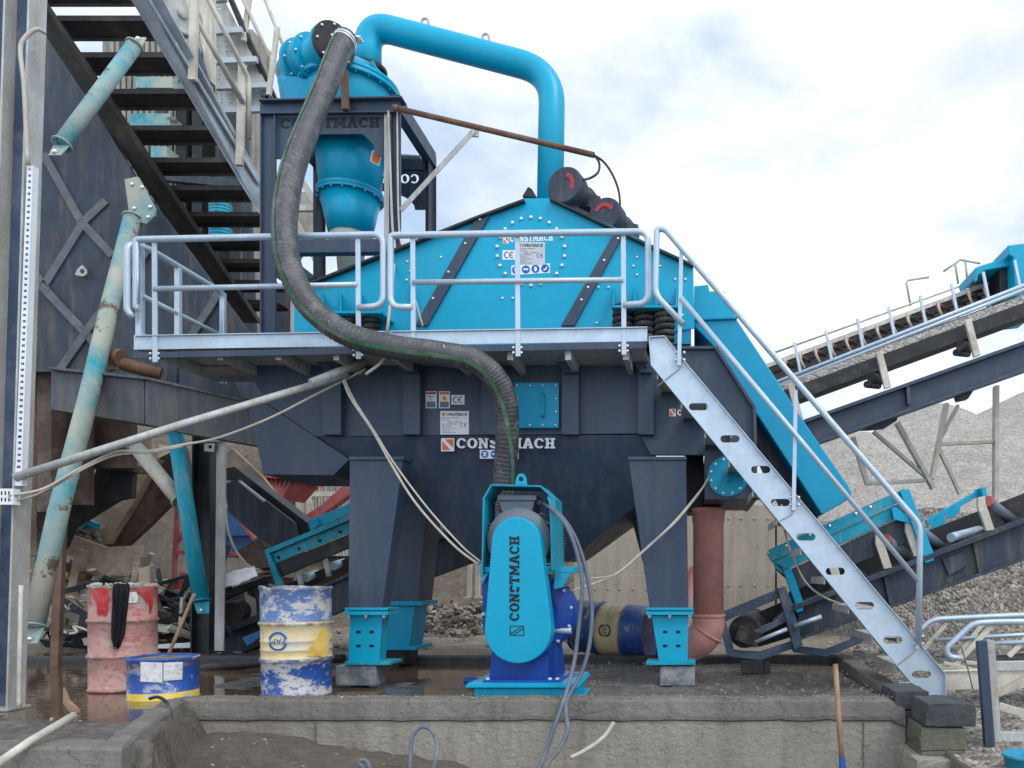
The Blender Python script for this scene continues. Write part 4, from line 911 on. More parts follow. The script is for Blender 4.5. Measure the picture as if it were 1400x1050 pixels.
mb = MB(); mb.cyl(P(757,862,PD+.34), P(781,862,PD+.34), .028, 12); mb.build('shaft_stub', M['galv'], pm)
mb = MB(); mb.plate([(638,935),(786,935),(790,940.5),(636,940.5)], PD-.03, .75); mb.plate([(648,941),(784,941),(784,956),(648,956)], PD+.02, .62); mb.plate([(786,950),(799,950),(799,954),(786,954)], PD+.15, .4)
mb.build('base_skid', M['teal'], pm)
mb = MB(); c = P(650,934,6.5); mb.lathe(c, (0,0,1), [(.0,.05),(.09,.045),(.10,0)], 18); mb.build('rubber_cap', M['royal'], None, 'small blue round cap on the mud left of the pump skid', 'cap', bevel=0)
cable('power_cable', pp([(741,687,PD+.3),(756,697,6.05),(775,720,5.97),(789,757,5.93),(796,800,5.9),(792,850,5.9),(785,905,5.85),(774,948,5.72),(761,985,5.55),(749,1020,5.5),(738,1050,5.45),(728,1075,5.4)]), .016, 'cable', 'thick grey cable with the straighter drop from the pump motor over the wall', group=None)
cable('power_cable', pp([(742,688,PD+.31),(762,700,6.06),(784,730,6.0),(800,775,5.96),(809,830,5.93),(806,880,5.9),(795,920,5.85),(776,955,5.70),(774,975,5.6),(776,1000,5.54),(764,1025,5.5),(748,1045,5.45),(736,1075,5.4)]), .016, 'cable', 'thick grey cable bulging further right from the pump motor over the wall')
# =================== STAIRCASE ===================
SD = 6.3
st = thing('staircase', 'galvanised steel staircase descending to the right from the walkway', 'staircase', P(1278, 955, SD+.4))
out = [(887,461),(909,460),(934,492),(1292,921),(1292,953),(1263,956),(890,500)]
slots = [(955,556),(998,600),(1040,642),(1067,687),(1102,734),(1142,781),(1182,828),(1221,875),(1260,922)]
def slot(x, y): return ell(x+8, y, 5.2, 5, 90, -90, 6) + ell(x-8, y, 5.2, 5, 270, 90, 6)
slots = [(x, y) for x, y in slots]
def stringer(d, name='stringer'):
    mb = MB(); mb.holed(out, [slot(x, y) for x, y in slots], d, .006)
    for i in range(len(out)):
        a, b = out[i], out[(i+1) % len(out)]
        va, vb = P(*a, d), P(*b, d); u = (vb-va).normalized(); nn = Vector((-u.z,0,u.x))
        cen = P(1090, 710, d)
        if (cen-va).dot(nn) < 0: nn = -nn
        mb.prism([va, vb, vb+nn*.006, va+nn*.006], (0,.062,0) if d > 6.5 else (0,-.028,0))
    for k in range(3): mb.plate(circ(895, 469+7*k, 1.7, 8), d-.001, .001) if False else None
    return mb.build(name, M['galv'], st, bevel=0)
stringer(SD); s2 = stringer(SD+.74)
mb = MB()      # splice plates and their folded edges
for a, b in (((932,493),(913,522)), ((1085,693),(1071,711)), ((1253,880),(1240,904))):
    mb.tube([P(a[0],a[1],SD-.006), P(a[0]-2,a[1]+10,SD-.006), P(b[0]-14,b[1]+6,SD-.006)], .005, 6)
mb.build('splice_edge', M['galv_old'], st, bevel=0)
for i in range(12):
    t = (i+.6)/12; x = 900 + t*(1292-900)+2; y = 470 + t*(951-470)
    mb = MB(); c = P(x, y+6, SD); w_ = .21
    mb.box(c+Vector((-.03, .37, -.06)), w_, .72, .02); mb.box(c+Vector((-.03+w_/2, .37, -.085)), .012, .72, .05); mb.box(c+Vector((-.03-w_/2, .37, -.085)), .012, .72, .05)
    mb.build('tread', M['galv_old'], st, bevel=.002)
RD = SD-.05
m = MB(); m.tube(roundpath(pp([(1256,880),(1258,718),(909,313),(898,313),(896,403),(934,443)], RD), .07, 6), .025, 12); m.build('handrail', M['galv'], st, bevel=0)
m = MB(); m.tube(roundpath(pp([(931,407),(1256,795)], RD), .05, 6), .021, 12); m.build('mid_rail', M['galv'], st, bevel=0)
for x, y0, y1 in ((930.5,340,500),(1087,533,698),(1256,718,888)):
    mb = MB(); mb.bar(P(x+1,y0,RD+.01), P(x-2,y1,RD+.02), .032, .016, up=(0,1,0)); mb.mi = 1
    for k in (0, 1): mb.bolt(P(x-6,y1-8-10*k,SD-.001), r=.014); mb.bolt(P(x+5,y1-8-10*k,SD-.02), r=.012)
    mb.build('railing_post', [M['galv'], M['steel']], st, bevel=.002)
# =================== DISCHARGE CHUTE ===================
GD = 7.45
ch = thing('discharge_chute', 'bright teal sloping discharge chute behind the galvanised stairs', 'chute', P(1145, 703, GD+.4))
mb = MB(); mb.plate([(949,391),(968,389),(970,398),(990,398),(1006,434),(949,436)], GD-.0, .9); mb.build('chute_box', M['teal'], ch)
mb = MB(); mb.prism(pp([(949,436.5),(1006,434.5),(1108,589),(1160,664),(1165,674),(1160,683),(1124,704),(1028,556),(978,476),(949,446)], GD), (0,.85,0)); mb.plate([(949,433),(1007,431),(1009,436),(949,438)], GD-.03, .03)
mb.build('chute_body', M['teal_shade'], ch, bevel=.012, seg=3)
mb = MB(); mb.prism(pp([(1036,560),(1122,702),(1116,712),(1085,712),(1032,600)], GD+.25), (0,.55,0)); mb.plate([(1070,660),(1100,654),(1104,664),(1074,670)], GD+.2, .04)
for x, y in ((1034,578),(1034,592),(1050,625),(1070,655)): mb.bolt(P(x,y,GD+.25), r=.02, h=.02)
mb.build('liner_box', M['navy_dusty'], ch)
# =================== SALMON PIPE ===================
pv = thing('drain_pipe', 'upright salmon pink plastic drain pipe with a bend at its foot', 'pipe', P(966, 890, 7.55))
DP = 7.55
mb = MB(); mb.cyl(P(972,695,DP), P(972,680,DP), L(14,DP), 24); mb.build('outlet_stub', M['navy_black'], pv, bevel=0)
mb = MB(); c = P(968.5,840,DP); h = L(145,DP); r = L(21,DP)
mb.lathe(c, (0,0,1), [(r,0),(r,h*.86),(r*1.06,h*.87),(r*1.06,h*.95),(r*1.12,h*.955),(r*1.12,h),(r*.98,h)], 36); mb.build('pipe_body', M['pvc'], pv, bevel=0)
mb = MB(); mb.tube(spline(pp([(968.5,842,DP),(968,858,DP),(960,872,DP),(945,882,DP+.05),(925,888,DP+.1)]), 6), [r*1.07]*25, 28)
mb.build('pipe_elbow', M['pvc'], pv, bevel=0)
mb = MB(); mb.lathe(P(966,866,DP), (-.6,0,-1), [(r*1.12,-.015),(r*1.16,0),(r*1.12,.015)], 30); mb.lathe(P(968.5,842,DP), (0,0,1), [(r*1.08,-.02),(r*1.13,0),(r*1.08,.02)], 30); mb.build('seal_ring', M['pvc'], pv, bevel=0)
mb = MB(); mb.tube(spline(pp([(935,850,9.6),(940,800,9.6),(946,780,9.6),(956,772,9.6)]), 6), .055, 14); mb.build('thin_drain_pipe', M['pvc'], None, 'thin bent pink pipe half hidden behind the right leg', 'pipe', bevel=0)
# =================== DRUMS ===================
def drum(name, c, h, mt, label, cat='drum', group=None, lid=None, dents=0., tilt=None, fine=True, r=.292):
    root = thing(name, label, cat, c, group); mb = MB(); n = 44
    pr = [(0,.008),(r*.97,.008),(r,.0),(r+.006,.006),(r+.006,.016),(r-.004,.024)]
    ribs = [.333, .667] if h > .6 else []
    for q in ribs: 
        z = h*q
        pr += [(r-.004,z-.025),(r+.01,z-.008),(r+.012,z),(r+.01,z+.008),(r-.004,z+.025)]
        if q == .333 and fine: pr += [(r-.004,h*.42),(r+.003,h*.43),(r-.004,h*.44),(r-.004,h*.5),(r+.002,h*.51),(r-.004,h*.52)]
    pr += [(r-.004,h-.03),(r+.004,h-.02),(r+.007,h-.006),(r+.002,h),(r-.012,h),(r-.013,h-.04)]
    mb.lathe((0,0,0), (0,0,1), pr, n)
    for v in mb.bm.verts:
        a = math.atan2(v.co.y, v.co.x); k = mnoise.noise(Vector((math.cos(a)*1.3, math.sin(a)*1.3, v.co.z*2.2+c[0])))
        rr_ = math.hypot(v.co.x, v.co.y)
        if rr_ > .2: v.co.x *= 1+dents*k; v.co.y *= 1+dents*k
        if v.co.z > h*.9: v.co.z += dents*.5*mnoise.noise(Vector((math.cos(a)*2, math.sin(a)*2, 5)))
    T = Matrix.Translation(c); bmesh.ops.transform(mb.bm, matrix=T, verts=mb.bm.verts)
    b = mb.build('shell', mt, root, bevel=0)
    mb = MB(); mb.lathe((0,0,0), (0,0,1), [(r-.012,h-.045),(r-.012,h-.03),(0,h-.028)], n)
    if lid != 'trash':
        mb.lathe((.15,.05,h-.03), (0,0,1), [(.03,0),(.03,.012),(0,.012)], 12); mb.lathe((-.18,-.02,h-.03), (0,0,1), [(.02,0),(.02,.01),(0,.01)], 12)
    bmesh.ops.transform(mb.bm, matrix=T, verts=mb.bm.verts); mb.build('drum_head', M['galv_old'], root, bevel=0)
    if tilt: root.rotation_euler = tilt.to_euler()
    return root
BL, YE, CR, WH = (.012,.06,.26), (.62,.42,.04), (.60,.49,.25), (.42,.42,.42)
def raycyl(px, c, rad):
    ux = (px-CX)/F; a = ux*ux+1; b = -2*(ux*c[0]+c[1]); q = c[0]**2+c[1]**2-rad*rad
    disc = max(b*b-4*a*q, 0); t = (-b-math.sqrt(disc))/(2*a); return t*ux, t
def ondrum(m, c, rad):
    for v in m.bm.verts:
        px = CX+v.co.x*F/v.co.y; py = CY-(v.co.z-CAMH)*F/v.co.y; off = c[1]-v.co.y
        x, y = raycyl(px, c, rad+off); v.co = Vector((x, y, CAMH-(py-CY)*y/F))
def prp(l, c, rad, mt, nm, root):
    m = MB()
    for poly in l: m.plate(poly, c[1]-.004, .003)
    slice_x(m, .012); ondrum(m, c, rad); m.build(nm, M[mt], root, bevel=0)
mt1 = drum_mat('blue cream drum paint', [(0, BL), (.305, CR), (.60, (.07,.14,.32))], (.46,.45,.42), .56, (.12,.09,.06), .2)
d1 = drum('oil_drum', P(406,949,6.29)+Vector((0,0,.0)), .88, mt1, 'scuffed oil drum banded blue and cream, standing left of the navy leg', dents=.055, r=.266)
def fam(mb, cx_, cy_, r, d, rot=0., flip=False, yl=None, R_=.292, xc=0.):
    def cyl_(p):   # wrap onto the drum
        return p
    mb.mi = 0
    for a0, a1 in ((15,165),(195,345)):
        mb.plate([(cx_+r*math.cos(R(a+rot)), cy_+r*math.sin(R(a+rot))) for a in range(a0,a1+1,15)] + [(cx_+r*.8*math.cos(R(a+rot)), cy_+r*.8*math.sin(R(a+rot))) for a in range(a1,a0-1,-15)], d, .003)
    w_, h_, th = r*1.7, r*.62, R(-rot)
    textpx(mb, 'FAM', cx_-w_/2*math.cos(th)+h_/2*math.sin(th), cy_+w_/2*math.sin(th)+h_/2*math.cos(th), h_, d, w_, rot=th)
def wrapcyl(mb, c, rad):
    slice_x(mb)
    wrapc(mb, c, rad)
def wrapc(mb, c, rad):       # bend flat print (built on a plane facing the camera) round an upright drum
    for v in mb.bm.verts:
        u = v.co.x-c[0]; a = max(-1.4, min(1.4, u/rad)); off = c[1]-rad-v.co.y
        v.co.x = c[0]+math.sin(a)*(rad+off); v.co.y = c[1]-math.cos(a)*(rad+off)
mb = MB(); c = ORG[d1]; dd = c.y-.266
fam(mb, 379.5, 877, 13, c.y-.004, 180); slice_x(mb, .012); ondrum(mb, c, .2665); mb.build('printed_badge', M['signblue'], d1, bevel=0)
PATCH1 = 1
mt2 = drum_mat('faded red drum paint', [(0,(.33,.10,.075)),(.02,(.42,.22,.20)),(.60,(.44,.20,.19))], (.40,.30,.27), .55, (.36,.11,.12), .42)
c2 = P(169,946,6.55); c2.z = -.012
d2 = drum('oil_drum', c2, .885, mt2, 'faded pinkish red oil drum with a black rag, standing in water', dents=.03, lid='trash', r=.245, fine=False)
mb = MB(); dd = c2.y-.245
mb.bm.free()
prp([[(125,806),(146,805),(148,818),(147,836),(145,843),(141,842),(140,834),(137,842),(133,840),(132,826),(128,818)]], c2, .245, 'red_worn', 'paint_patch', d2)
prp([[(186,805),(198,804),(210,804),(211,811),(209,816),(208,829),(206,839),(204,838),(204,826),(202,821),(200,826),(198,818),(194,815),(192,811),(188,810)]], c2, .245, 'red_worn', 'paint_patch', d2)
prp([[(169,811),(186,809),(189,816),(187,824),(168,825),(166,820)]], c2, .2455, 'paper', 'paper_label', d2)
mb = MB()
for i in range(26): mb.blob(c2+Vector((random.uniform(-.16,.16), random.uniform(-.16,.16), .875+random.uniform(-.02,.02))), random.uniform(.02,.06), .03, .018, i, 1, .7)
mb.build('rubbish', M['galv_old'], d2, bevel=0, kind='stuff')
# rag draped over the drum rim
mb = MB(); rows = []
for j in range(22):
    t = j/21; y = 798+ t*88; wd = 23*(1-.3*t) if t < .82 else 23*.75*(1-(t-.82)/.18*.6)
    cxp = 166-6*t; row = []
    for i in range(11):
        u = i/10-.5; xx = cxp+u*wd; fold = .018*math.sin(u*19+t*2)+.01*mnoise.noise(Vector((u*5,t*4,1)))
        rx_, ry_ = raycyl(xx, c2, .262); ang = math.atan2(rx_-c2.x, c2.y-ry_); rad = .262+fold+.01
        z = P(0,y+3*math.sin(u*8)*t,6.26).z
        if j < 3: z = c2.z+.885+.012+fold*.4; rad = [.16,.21,.252][j]
        row.append(mb.bm.verts.new((c2.x+math.sin(ang)*rad, c2.y-math.cos(ang)*rad, z)))
    rows.append(row)
for a, b in zip(rows, rows[1:]):
    for i in range(10): mb.face([a[i],a[i+1],b[i+1],b[i]], True)
rg = mb.build('rag', M['cloth'], None, 'black rag hanging over the rim of the red drum', 'rag', bevel=0); sdm = rg.modifiers.new('thick', 'SOLIDIFY'); sdm.thickness = .006
mt3 = drum_mat('blue yellow drum paint', [(0,(.58,.42,.03)),(.072,(.015,.065,.30))], (.30,.33,.38), .42, (.5,.52,.55), .18)
c3 = P(224,899,6.16); c3.z = -.03
d3 = drum('cut_drum', c3, P(0,897,6.16).z+.03, mt3, 'short cut down blue drum with white labels and a yellow foot', dents=.006, r=.246)
prp([[(420,897),(424,891),(423,885),(429,882),(431,874),(437,871),(438,865),(444,860),(449,858),(450,880),(449,896),(442,899),(434,896),(428,899)]], c, .267, 'yellow_worn', 'paint_patch', d1)
prp([[(192,905),(222,906),(222,933),(192,932)]], c3, .246, 'paper', 'paper_label', d3); prp([[(223.5,906),(250,905),(249,929),(223.5,931)]], c3, .246, 'paper', 'paper_label', d3)
mb = MB()
zt = P(0,897,6.16).z+.03
mb.lathe(c3, (0,0,1), [(.232,zt-.03),(.2,zt-.014),(.1,zt-.008),(0,zt-.006)], 30)
mb.build('mud_fill', M['yard'], d3, bevel=0)
mb = MB(); mb.tube([P(231,893,6.15), P(262,820,6.4), P(266,812,6.4)], .014, 8); mb.build('broom_stick', M['wood'], None, 'thin stick leaning out of the short blue drum', 'stick', bevel=0)
mt4 = drum_mat('blue cream lying drum paint', [(0, BL), (.30, (.42,.36,.20)), (.60, (.012,.045,.17))], (.30,.27,.20), .33, (.08,.07,.05), .2)
c4 = P(893,850,8.72); c4.z = .31
T4 = Matrix.Rotation(R(-20), 4, 'Z') @ Matrix.Rotation(R(-87), 4, 'Y')
d4 = drum('oil_drum', c4, .95, mt4, 'dented blue and cream drum lying on its side behind the pump', tilt=T4, dents=.07, lid='trash', r=.31)
mb = MB(); dd = c4.y-.31; k4 = 1050/dd; px0 = 950+c4.x*k4
fam(mb, px0+1, 785-(c4.z+.46-.97)*k4, 9.5, dd-.003, 180); wrapcyl(mb, c4, .318); mb.build('printed_badge', M['black'], d4, bevel=0)
mb = MB(); mb.tube([c4+Vector((.3*math.cos(k*.6),.3*math.sin(k*.6),-.005)) for k in range(5)], .03, 6); mb.build('bent_rim', M['galv_old'], d4, bevel=0)
# =================== LEFT TOWER ===================
col = thing('steel_column', 'tall grey blue steel column standing at the far left beside the red drum', 'column', P(10, 968, 5.6))
mb = MB(); mb.bar(P(52,-60,5.57), P(20,968,5.57), .15, .016, up=(1,0,0)); mb.build('flange', M['galv_old'], col, bevel=.003)
mb = MB(); mb.bar(P(19,-60,5.57), P(-13,968,5.57), .15, .016, up=(1,0,0)); mb.build('flange', M['galv_old'], col, bevel=.003)
mb = MB(); mb.prism([P(21,-60,5.6), P(50,-60,5.6), P(18,968,5.6), P(-11,968,5.6)], (0,.014,0)); mb.build('web', M['navy_beam'], col, bevel=.003)
mb = MB(); mb.box(P(4,968,5.57)+Vector((.0,0,.0)), .24, .2, .02); mb.build('base_plate', M['galv_old'], col)
tray_out = [(37,226),(45,226),(29,664),(20,664)]
def trx(y, e): return (37-17*(y-226)/438 if e == 0 else 45-16*(y-226)/438)
hl = []
for i in range(52):
    y = 230 + i*8.3; hl.append([(trx(y,0)+2,y),(trx(y,1)-2,y),(trx(y+3.4,1)-2,y+3.4),(trx(y+3.4,0)+2,y+3.4)])
mb = MB(); mb.holed(tray_out, hl, 5.46, .006); mb.plate([(37,226),(38,226),(21,664),(20,664)], 5.466, .05); mb.plate([(44,226),(45,226),(29,664),(28,664)], 5.466, .05)
mb.build('cable_tray', M['white'], None, 'white slotted cable tray running down the far left steel column', 'cable tray', bevel=0)
mb = MB(); mb.pbox(-6,668,18,690,5.42,.06); mb.mi = 1
for x in (2, 7, 12):
    for y in (674, 683): mb.pbox(x-1,y-2.5,x+1,y+2.5,5.418,.003)
mb.build('junction_box', [M['white'], M['black']], None, 'small white perforated box fixed to the far left steel column', 'junction box')
# navy plate wall of the feed hopper
hw = thing('feed_hopper', 'dark navy feed hopper wall with diagonal ribs behind the left stairs', 'hopper', P(150, 520, 8.3))
HW = 8.35
mb = MB(); mb.plate([(-160,-120),(20,-60),(70,60),(130,150),(190,250),(300,400),(352,470),(352,540),(330,545),(72,508),(-160,508)], HW, .05); mb.build('wall_plate', M['navy_dusty'], hw, bevel=0)
mb = MB()
for a, b in (((62,215),(112,306)),((112,306),(60,390)),((60,394),(117,455)),((117,455),(200,345)),((117,456),(84,503)),((118,455),(150,500)),((113,306),(150,345)),((112,305),(140,278)),((60,392),(-40,250)),((-40,340),(40,480)),((255,470),(300,400))):
    va, vb = P(*a,HW-.02), P(*b,HW-.02); u = (vb-va).normalized()*.045; mb.bar(va-u, vb+u, .085, .03, up=(0,1,0))
mb.build('rib', M['navy_rib'], hw, 'crossing diagonal ribs')
mb = MB(); mb.holed([(102,376),(105,368),(112,362),(118,368),(119,374),(114,378)], [circ(112,371,3.2,10)], HW-.06, .015); mb.build('eyelet_plate', M['galv_old'], hw)
mb = MB(); mb.pbox(-160,500,50,760,8.7,.2); mb.pbox(50,500,70,700,8.6,.2); mb.pbox(70,560,120,690,9.0,.1); mb.pbox(112,565,180,640,9.3,.1); mb.build('lower_skirt', M['brown'], hw, 'brown rusty lower skirt of the hopper')
# inclined stair with treads seen from below
stw = thing('plant_stair', 'steep dark stair seen from underneath at the upper left', 'staircase', P(330, 450, 10))
TY = [-28,22,72,122,172,216,254,290,324,354,383,410]; TXL = [10,46,87,130,152,180,208,224,242,258,272,286]; TXR = [170,199,229,259,289,316,343,356,364,370,375,380]
for k in range(12):
    d = 7.45+.25*k; mb = MB(); a, b = P(TXL[k], TY[k], d), P(TXR[k], TY[k], d)
    mb.prism([a, b, b-Vector((0,0,.03)), a-Vector((0,0,.03))], (0,.27,0)); mb.prism([a, b, b-Vector((0,0,.055)), a-Vector((0,0,.055))], (0,-.012,0))
    q = Vector((0,.27,0)); mb.prism([a+q, b+q, b+q-Vector((0,0,.06)), a+q-Vector((0,0,.06))], (0,.012,0))
    mb.build('tread', M['stair_tread'], stw, bevel=.003)
mb = MB(); a, b = P(20,-20,7.3), P(345,455,10.2)
mb.prism([P(17,-20,7.35), P(40,-20,7.35), P(350,440,10.1), P(320,440,10.1)], (.0,.06,0)); mb.prism([P(39,-20,7.30), P(43,-20,7.30), P(353,440,10.05), P(349,440,10.05)], (.0,.14,0)); mb.build('stringer', M['stair_tread'], stw)
mb = MB(); mb.prism([P(172,-12,7.40), P(194,-12,7.40), P(352,250,9.0), P(352,290,9.0)], (0,.05,0)); mb.prism([P(197,-12,7.42), P(216,-12,7.42), P(352,238,9.0), P(352,249,9.0)], (0,.05,0))
mb.prism([P(194,-12,7.36), P(196.5,-12,7.36), P(352.5,247,8.96), P(352,250,8.96)], (0,.1,0)); mb.mi = 1
for x, y in ((262,103),(262,109),(326,217),(327,224),(241,61),(285,150)): mb.bolt(P(x,y,7.4+(y+12)/262*1.55-.05), r=.02, h=.02)
mb.build('stringer', [M['stringer'], M['steel']], stw, 'blue grey double channel stringer')
for (x0,y0,x1,y1,d) in ((266,-20,263,110,7.95),(331,88,327,226,8.6)):
    mb = MB(); mb.bar(P(x0,y0,d), P(x1,y1,d), .075, .05, up=(0,1,0)); mb.build('railing_post', M['galv_dusty'], stw)
for pts in ([(243,-20,7.85),(333,142,8.6)],[(270,-30,7.9),(332,92,8.55),(340,108,8.65),(340,190,8.7)],):
    m = MB(); m.tube(roundpath(pp(pts), .06), .028, 10); m.build('handrail', M['galv_dusty'], stw, bevel=0)
# second flight of perforated treads
gf = thing('grating_stair', 'perforated galvanised stair flight rising at the upper left against the sky', 'staircase', P(360, 130, 10.6))
rows = [(-40,-2,0),(-2,42,1),(45,82,2),(86,118,3),(120,150,4)]
for y0, y1, k in rows:
    xr = 306+(y0+2)*.5; xr2 = 306+(y1+2)*.5; xl = 288 if k < 2 else 290+3*(k-1)
    d = 10.6+.15*k; mb = MB(); hs_ = []
    for i in range(5):
        for j in range(4):
            x = xl+4+(xr-xl-6)*i/5; y = y0+4+(y1-y0-8)*j/4; hs_.append(circ(x, y, 1.1, 6))
    mb.holed([(xl,y0),(xr,y0),(xr2,y1),(xl,y1)], hs_, d, .01); mb.build('perforated_tread', M['galv_old'], gf, bevel=0)
    mb = MB(); mb.bar(P(xl,y1+1.5,d-.05), P(xr2+3,y1-1,d-.05), .06, .08); mb.build('tread_edge', M['stringer'], gf)
mb = MB(); mb.prism([P(303,-20,10.5), P(309,-20,10.5), P(376,132,11.2), P(368,132,11.2)], (0,.1,0)); mb.build('stringer', M['stair_tread'], gf)
for pts in ([(360,-6,10.7),(410,118,11.2)],[(330,-6,10.7),(397,140,11.2)]):
    m = MB(); m.tube(pp(pts), .026, 8); m.build('handrail', M['galv_dusty'], gf, bevel=0)
for (x0,y0,x1,y1) in ((341,-6,333,56),(379,37,367,130)):
    mb = MB(); mb.bar(P(x0,y0,10.8), P(x1,y1,10.8), .06, .05, up=(0,1,0)); mb.build('railing_post', M['galv_dusty'], gf)
mb = MB(); mb.plate([(268,-20),(289,-20),(289,112),(284,112),(272,40)], 9.6, .1); mb.build('sheet_panel', M['clad'], None, 'pale sheet panel between the two stair flights at the upper left', 'panel')
mb = MB(); mb.plate([(268,60),(285,112),(300,150),(284,150),(268,100)], 9.5, .06); mb.build('panel_strut', M['navy'], None, 'navy strut below the pale sheet panel by the upper stairs', 'strut')
c = P(250,18,8.3); mb = MB(); mb.lathe(c, (1,-.55,-.15), [(.19,-.14),(.21,-.13),(.21,0),(.19,.01),(.185,-.01),(.05,-.012),(.05,.01),(0,.012)], 32); mb.build('fan_cowl', M['galv_old'], None, 'round grey motor cowl with a grille beside the upper stair rail', 'motor cowl', bevel=.002)
# braces
def brace(pts, r, mt, label, nm='brace_pipe', fl=True, group=None):
    t = thing(nm, label, 'brace', pts[-1], group); m = MB(); m.tube(pts, r, 18); m.build('tube', M[mt], t, bevel=0)
    u = (pts[1]-pts[0]).normalized()
    for p, s_ in ((pts[0], 1), (pts[-1], -1)):
        mb = MB(); mb.cyl(p+u*s_*.0, p+u*s_*.015, r*1.22, 18); mb.prism([p+Vector((-r*1.1,0,0)), p+Vector((r*1.1,0,0)), p-u*s_*.14+Vector((r*.8,0,0)), p-u*s_*.14-Vector((r*.8,0,0))], (0,.014,0)); mb.mi = 1; mb.bolt(p-u*s_*.10, r=.022, h=.03); mb.build('end_lug', [M[mt], M['steel']], t, bevel=.002)
    return t
brace([P(184,62,7.3), P(84,198,6.6)], L(9.5,7), 'teal_pipe', 'short teal and cream brace tube under the topmost stair tread')
brace([P(181,298,8.1), P(150,420,7.6), P(122,540,7.1), P(80,700,6.7), P(46,858,6.45)], .078, 'teal_pipe', 'long slanting teal and cream brace tube dropping from the gusset to the ground')
brace([P(-15,130,6.6), P(22,266,6.3)], .08, 'teal_pipe', 'teal and cream brace tube cut off by the left edge of the photo')
mb = MB(); mb.plate([(170,245),(188,241),(212,285),(211,295),(200,306),(186,303),(176,290)], 8.1, .03); mb.mi = 1
for x, y in ((181,252),(195,256),(206,283),(184,285),(203,297)): mb.bolt(P(x,y,8.1), r=.022, h=.02)
mb.build('gusset_plate', [M['teal_pipe'], M['steel']], None, 'teal bolted gusset plate at the foot of the stair stringer', 'gusset')
mb = MB(); mb.bar(P(205,308,8.5), P(228,452,8.5), .08, .08, up=(0,1,0)); mb.bar(P(228,452,8.5), P(236,535,8.5), .09, .08, up=(0,1,0)); mb.build('brace_bar', M['teal_dirty'], None, 'narrow dark teal bar running down behind the walkway end', 'brace')
# scuffed beam to the tank
mb = MB(); mb.plate([(70,505),(197,518),(197,580),(69,560)], 7.25, .22); mb.plate([(198,519),(358,554),(361,611),(250,592),(198,580)], 7.25, .22)
mb.plate([(66,501),(200,515),(360,551),(360,555),(200,519),(66,505)], 7.2, .3)
mb.build('support_beam', M['beam_worn'], None, 'scuffed grey navy box beam sloping down from the left to the tank', 'beam', bevel=.006)
mb = MB(); mb.tube([P(148,492,7.5), P(220,512,7.7)], L(9,7.6), 16); mb.plate([(140,478),(160,484),(160,505),(140,505)], 7.48, .03); mb.tube([P(158,488,7.5), P(166,490,7.5)], L(12,7.5), 14); mb.build('pivot_shaft', M['rust'], None, 'rusty shaft lying on the scuffed navy beam by the walkway end', 'shaft', bevel=0)
mb = MB(); mb.plate([(215,488),(330,490),(372,548),(330,545),(318,514),(285,508),(240,498)], 7.9, .12); mb.plate([(228,500),(241,500),(241,530),(228,528)], 7.7, .05); mb.build('walkway_bracket', M['navy_dusty'], None, 'dark bracket below the left end of the galvanised walkway', 'bracket')
mb = MB(); mb.tube([P(20,653,5.45), P(250,580,5.8), P(475,512,6.6)], .030, 12); mb.tube([P(425,524,6.4), P(500,494,6.72)], .037, 12); mb.build('conduit_pipe', M['galv_old'], None, 'long grey conduit pipe crossing from the left column up to the tank', 'conduit', bevel=0)
cable('sagging_wire', pp([(12,678,5.42),(60,668,5.5),(110,640,5.6),(158,618,5.7),(200,617,5.8),(250,608,5.95),(300,598,6.1),(370,571,6.3),(440,535,6.5),(500,505,6.7)]), .010, 'cablew', 'upper pale wire sagging from the junction box to the tank below the conduit')
cable('sagging_wire', pp([(14,684,5.42),(40,680,5.5),(75,664,5.55),(120,638,5.62),(160,622,5.72),(210,618,5.82),(250,610,5.95)]), .008, 'cablew', 'lower pale wire sagging from the junction box beside its twin')
cable('draped_wire', pp([(469,520,6.55),(480,545,6.55),(510,590,6.5),(535,635,6.45),(570,690,6.4),(620,745,6.3),(655,772,6.2)]), .010, 'cablew', 'left pale wire of the pair draped across the left leg to the pump')
cable('draped_wire', pp([(471,519,6.56),(485,548,6.55),(512,590,6.5),(540,635,6.45),(585,695,6.4),(630,745,6.3),(657,768,6.2)]), .008, 'cablew', 'right pale wire of the pair draped across the left leg to the pump')
cable('draped_wire', pp([(968,654,6.85),(955,675,6.6),(925,712,6.5),(895,740,6.5),(850,780,6.5),(820,795,6.5),(780,808,6.4)]), .009, 'cablew', 'pale wire draped from the round hatch across the right leg')
cable('draped_wire', pp([(968,655,6.86),(958,670,6.6),(920,715,6.5),(880,752,6.5),(840,785,6.5),(800,792,6.5),(770,802,6.4)]), .007, 'cablew', 'thinner wire hugging the pale wire from the round hatch')
cable('stair_wire', pp([(1068,690,7.2),(1075,735,7.1),(1090,775,7.1),(1105,800,7.1),(1130,818,7.0),(1160,830,6.8),(1155,838,6.8)]), .009, 'cablew', 'thin pale wire hanging beneath the galvanised stairs')
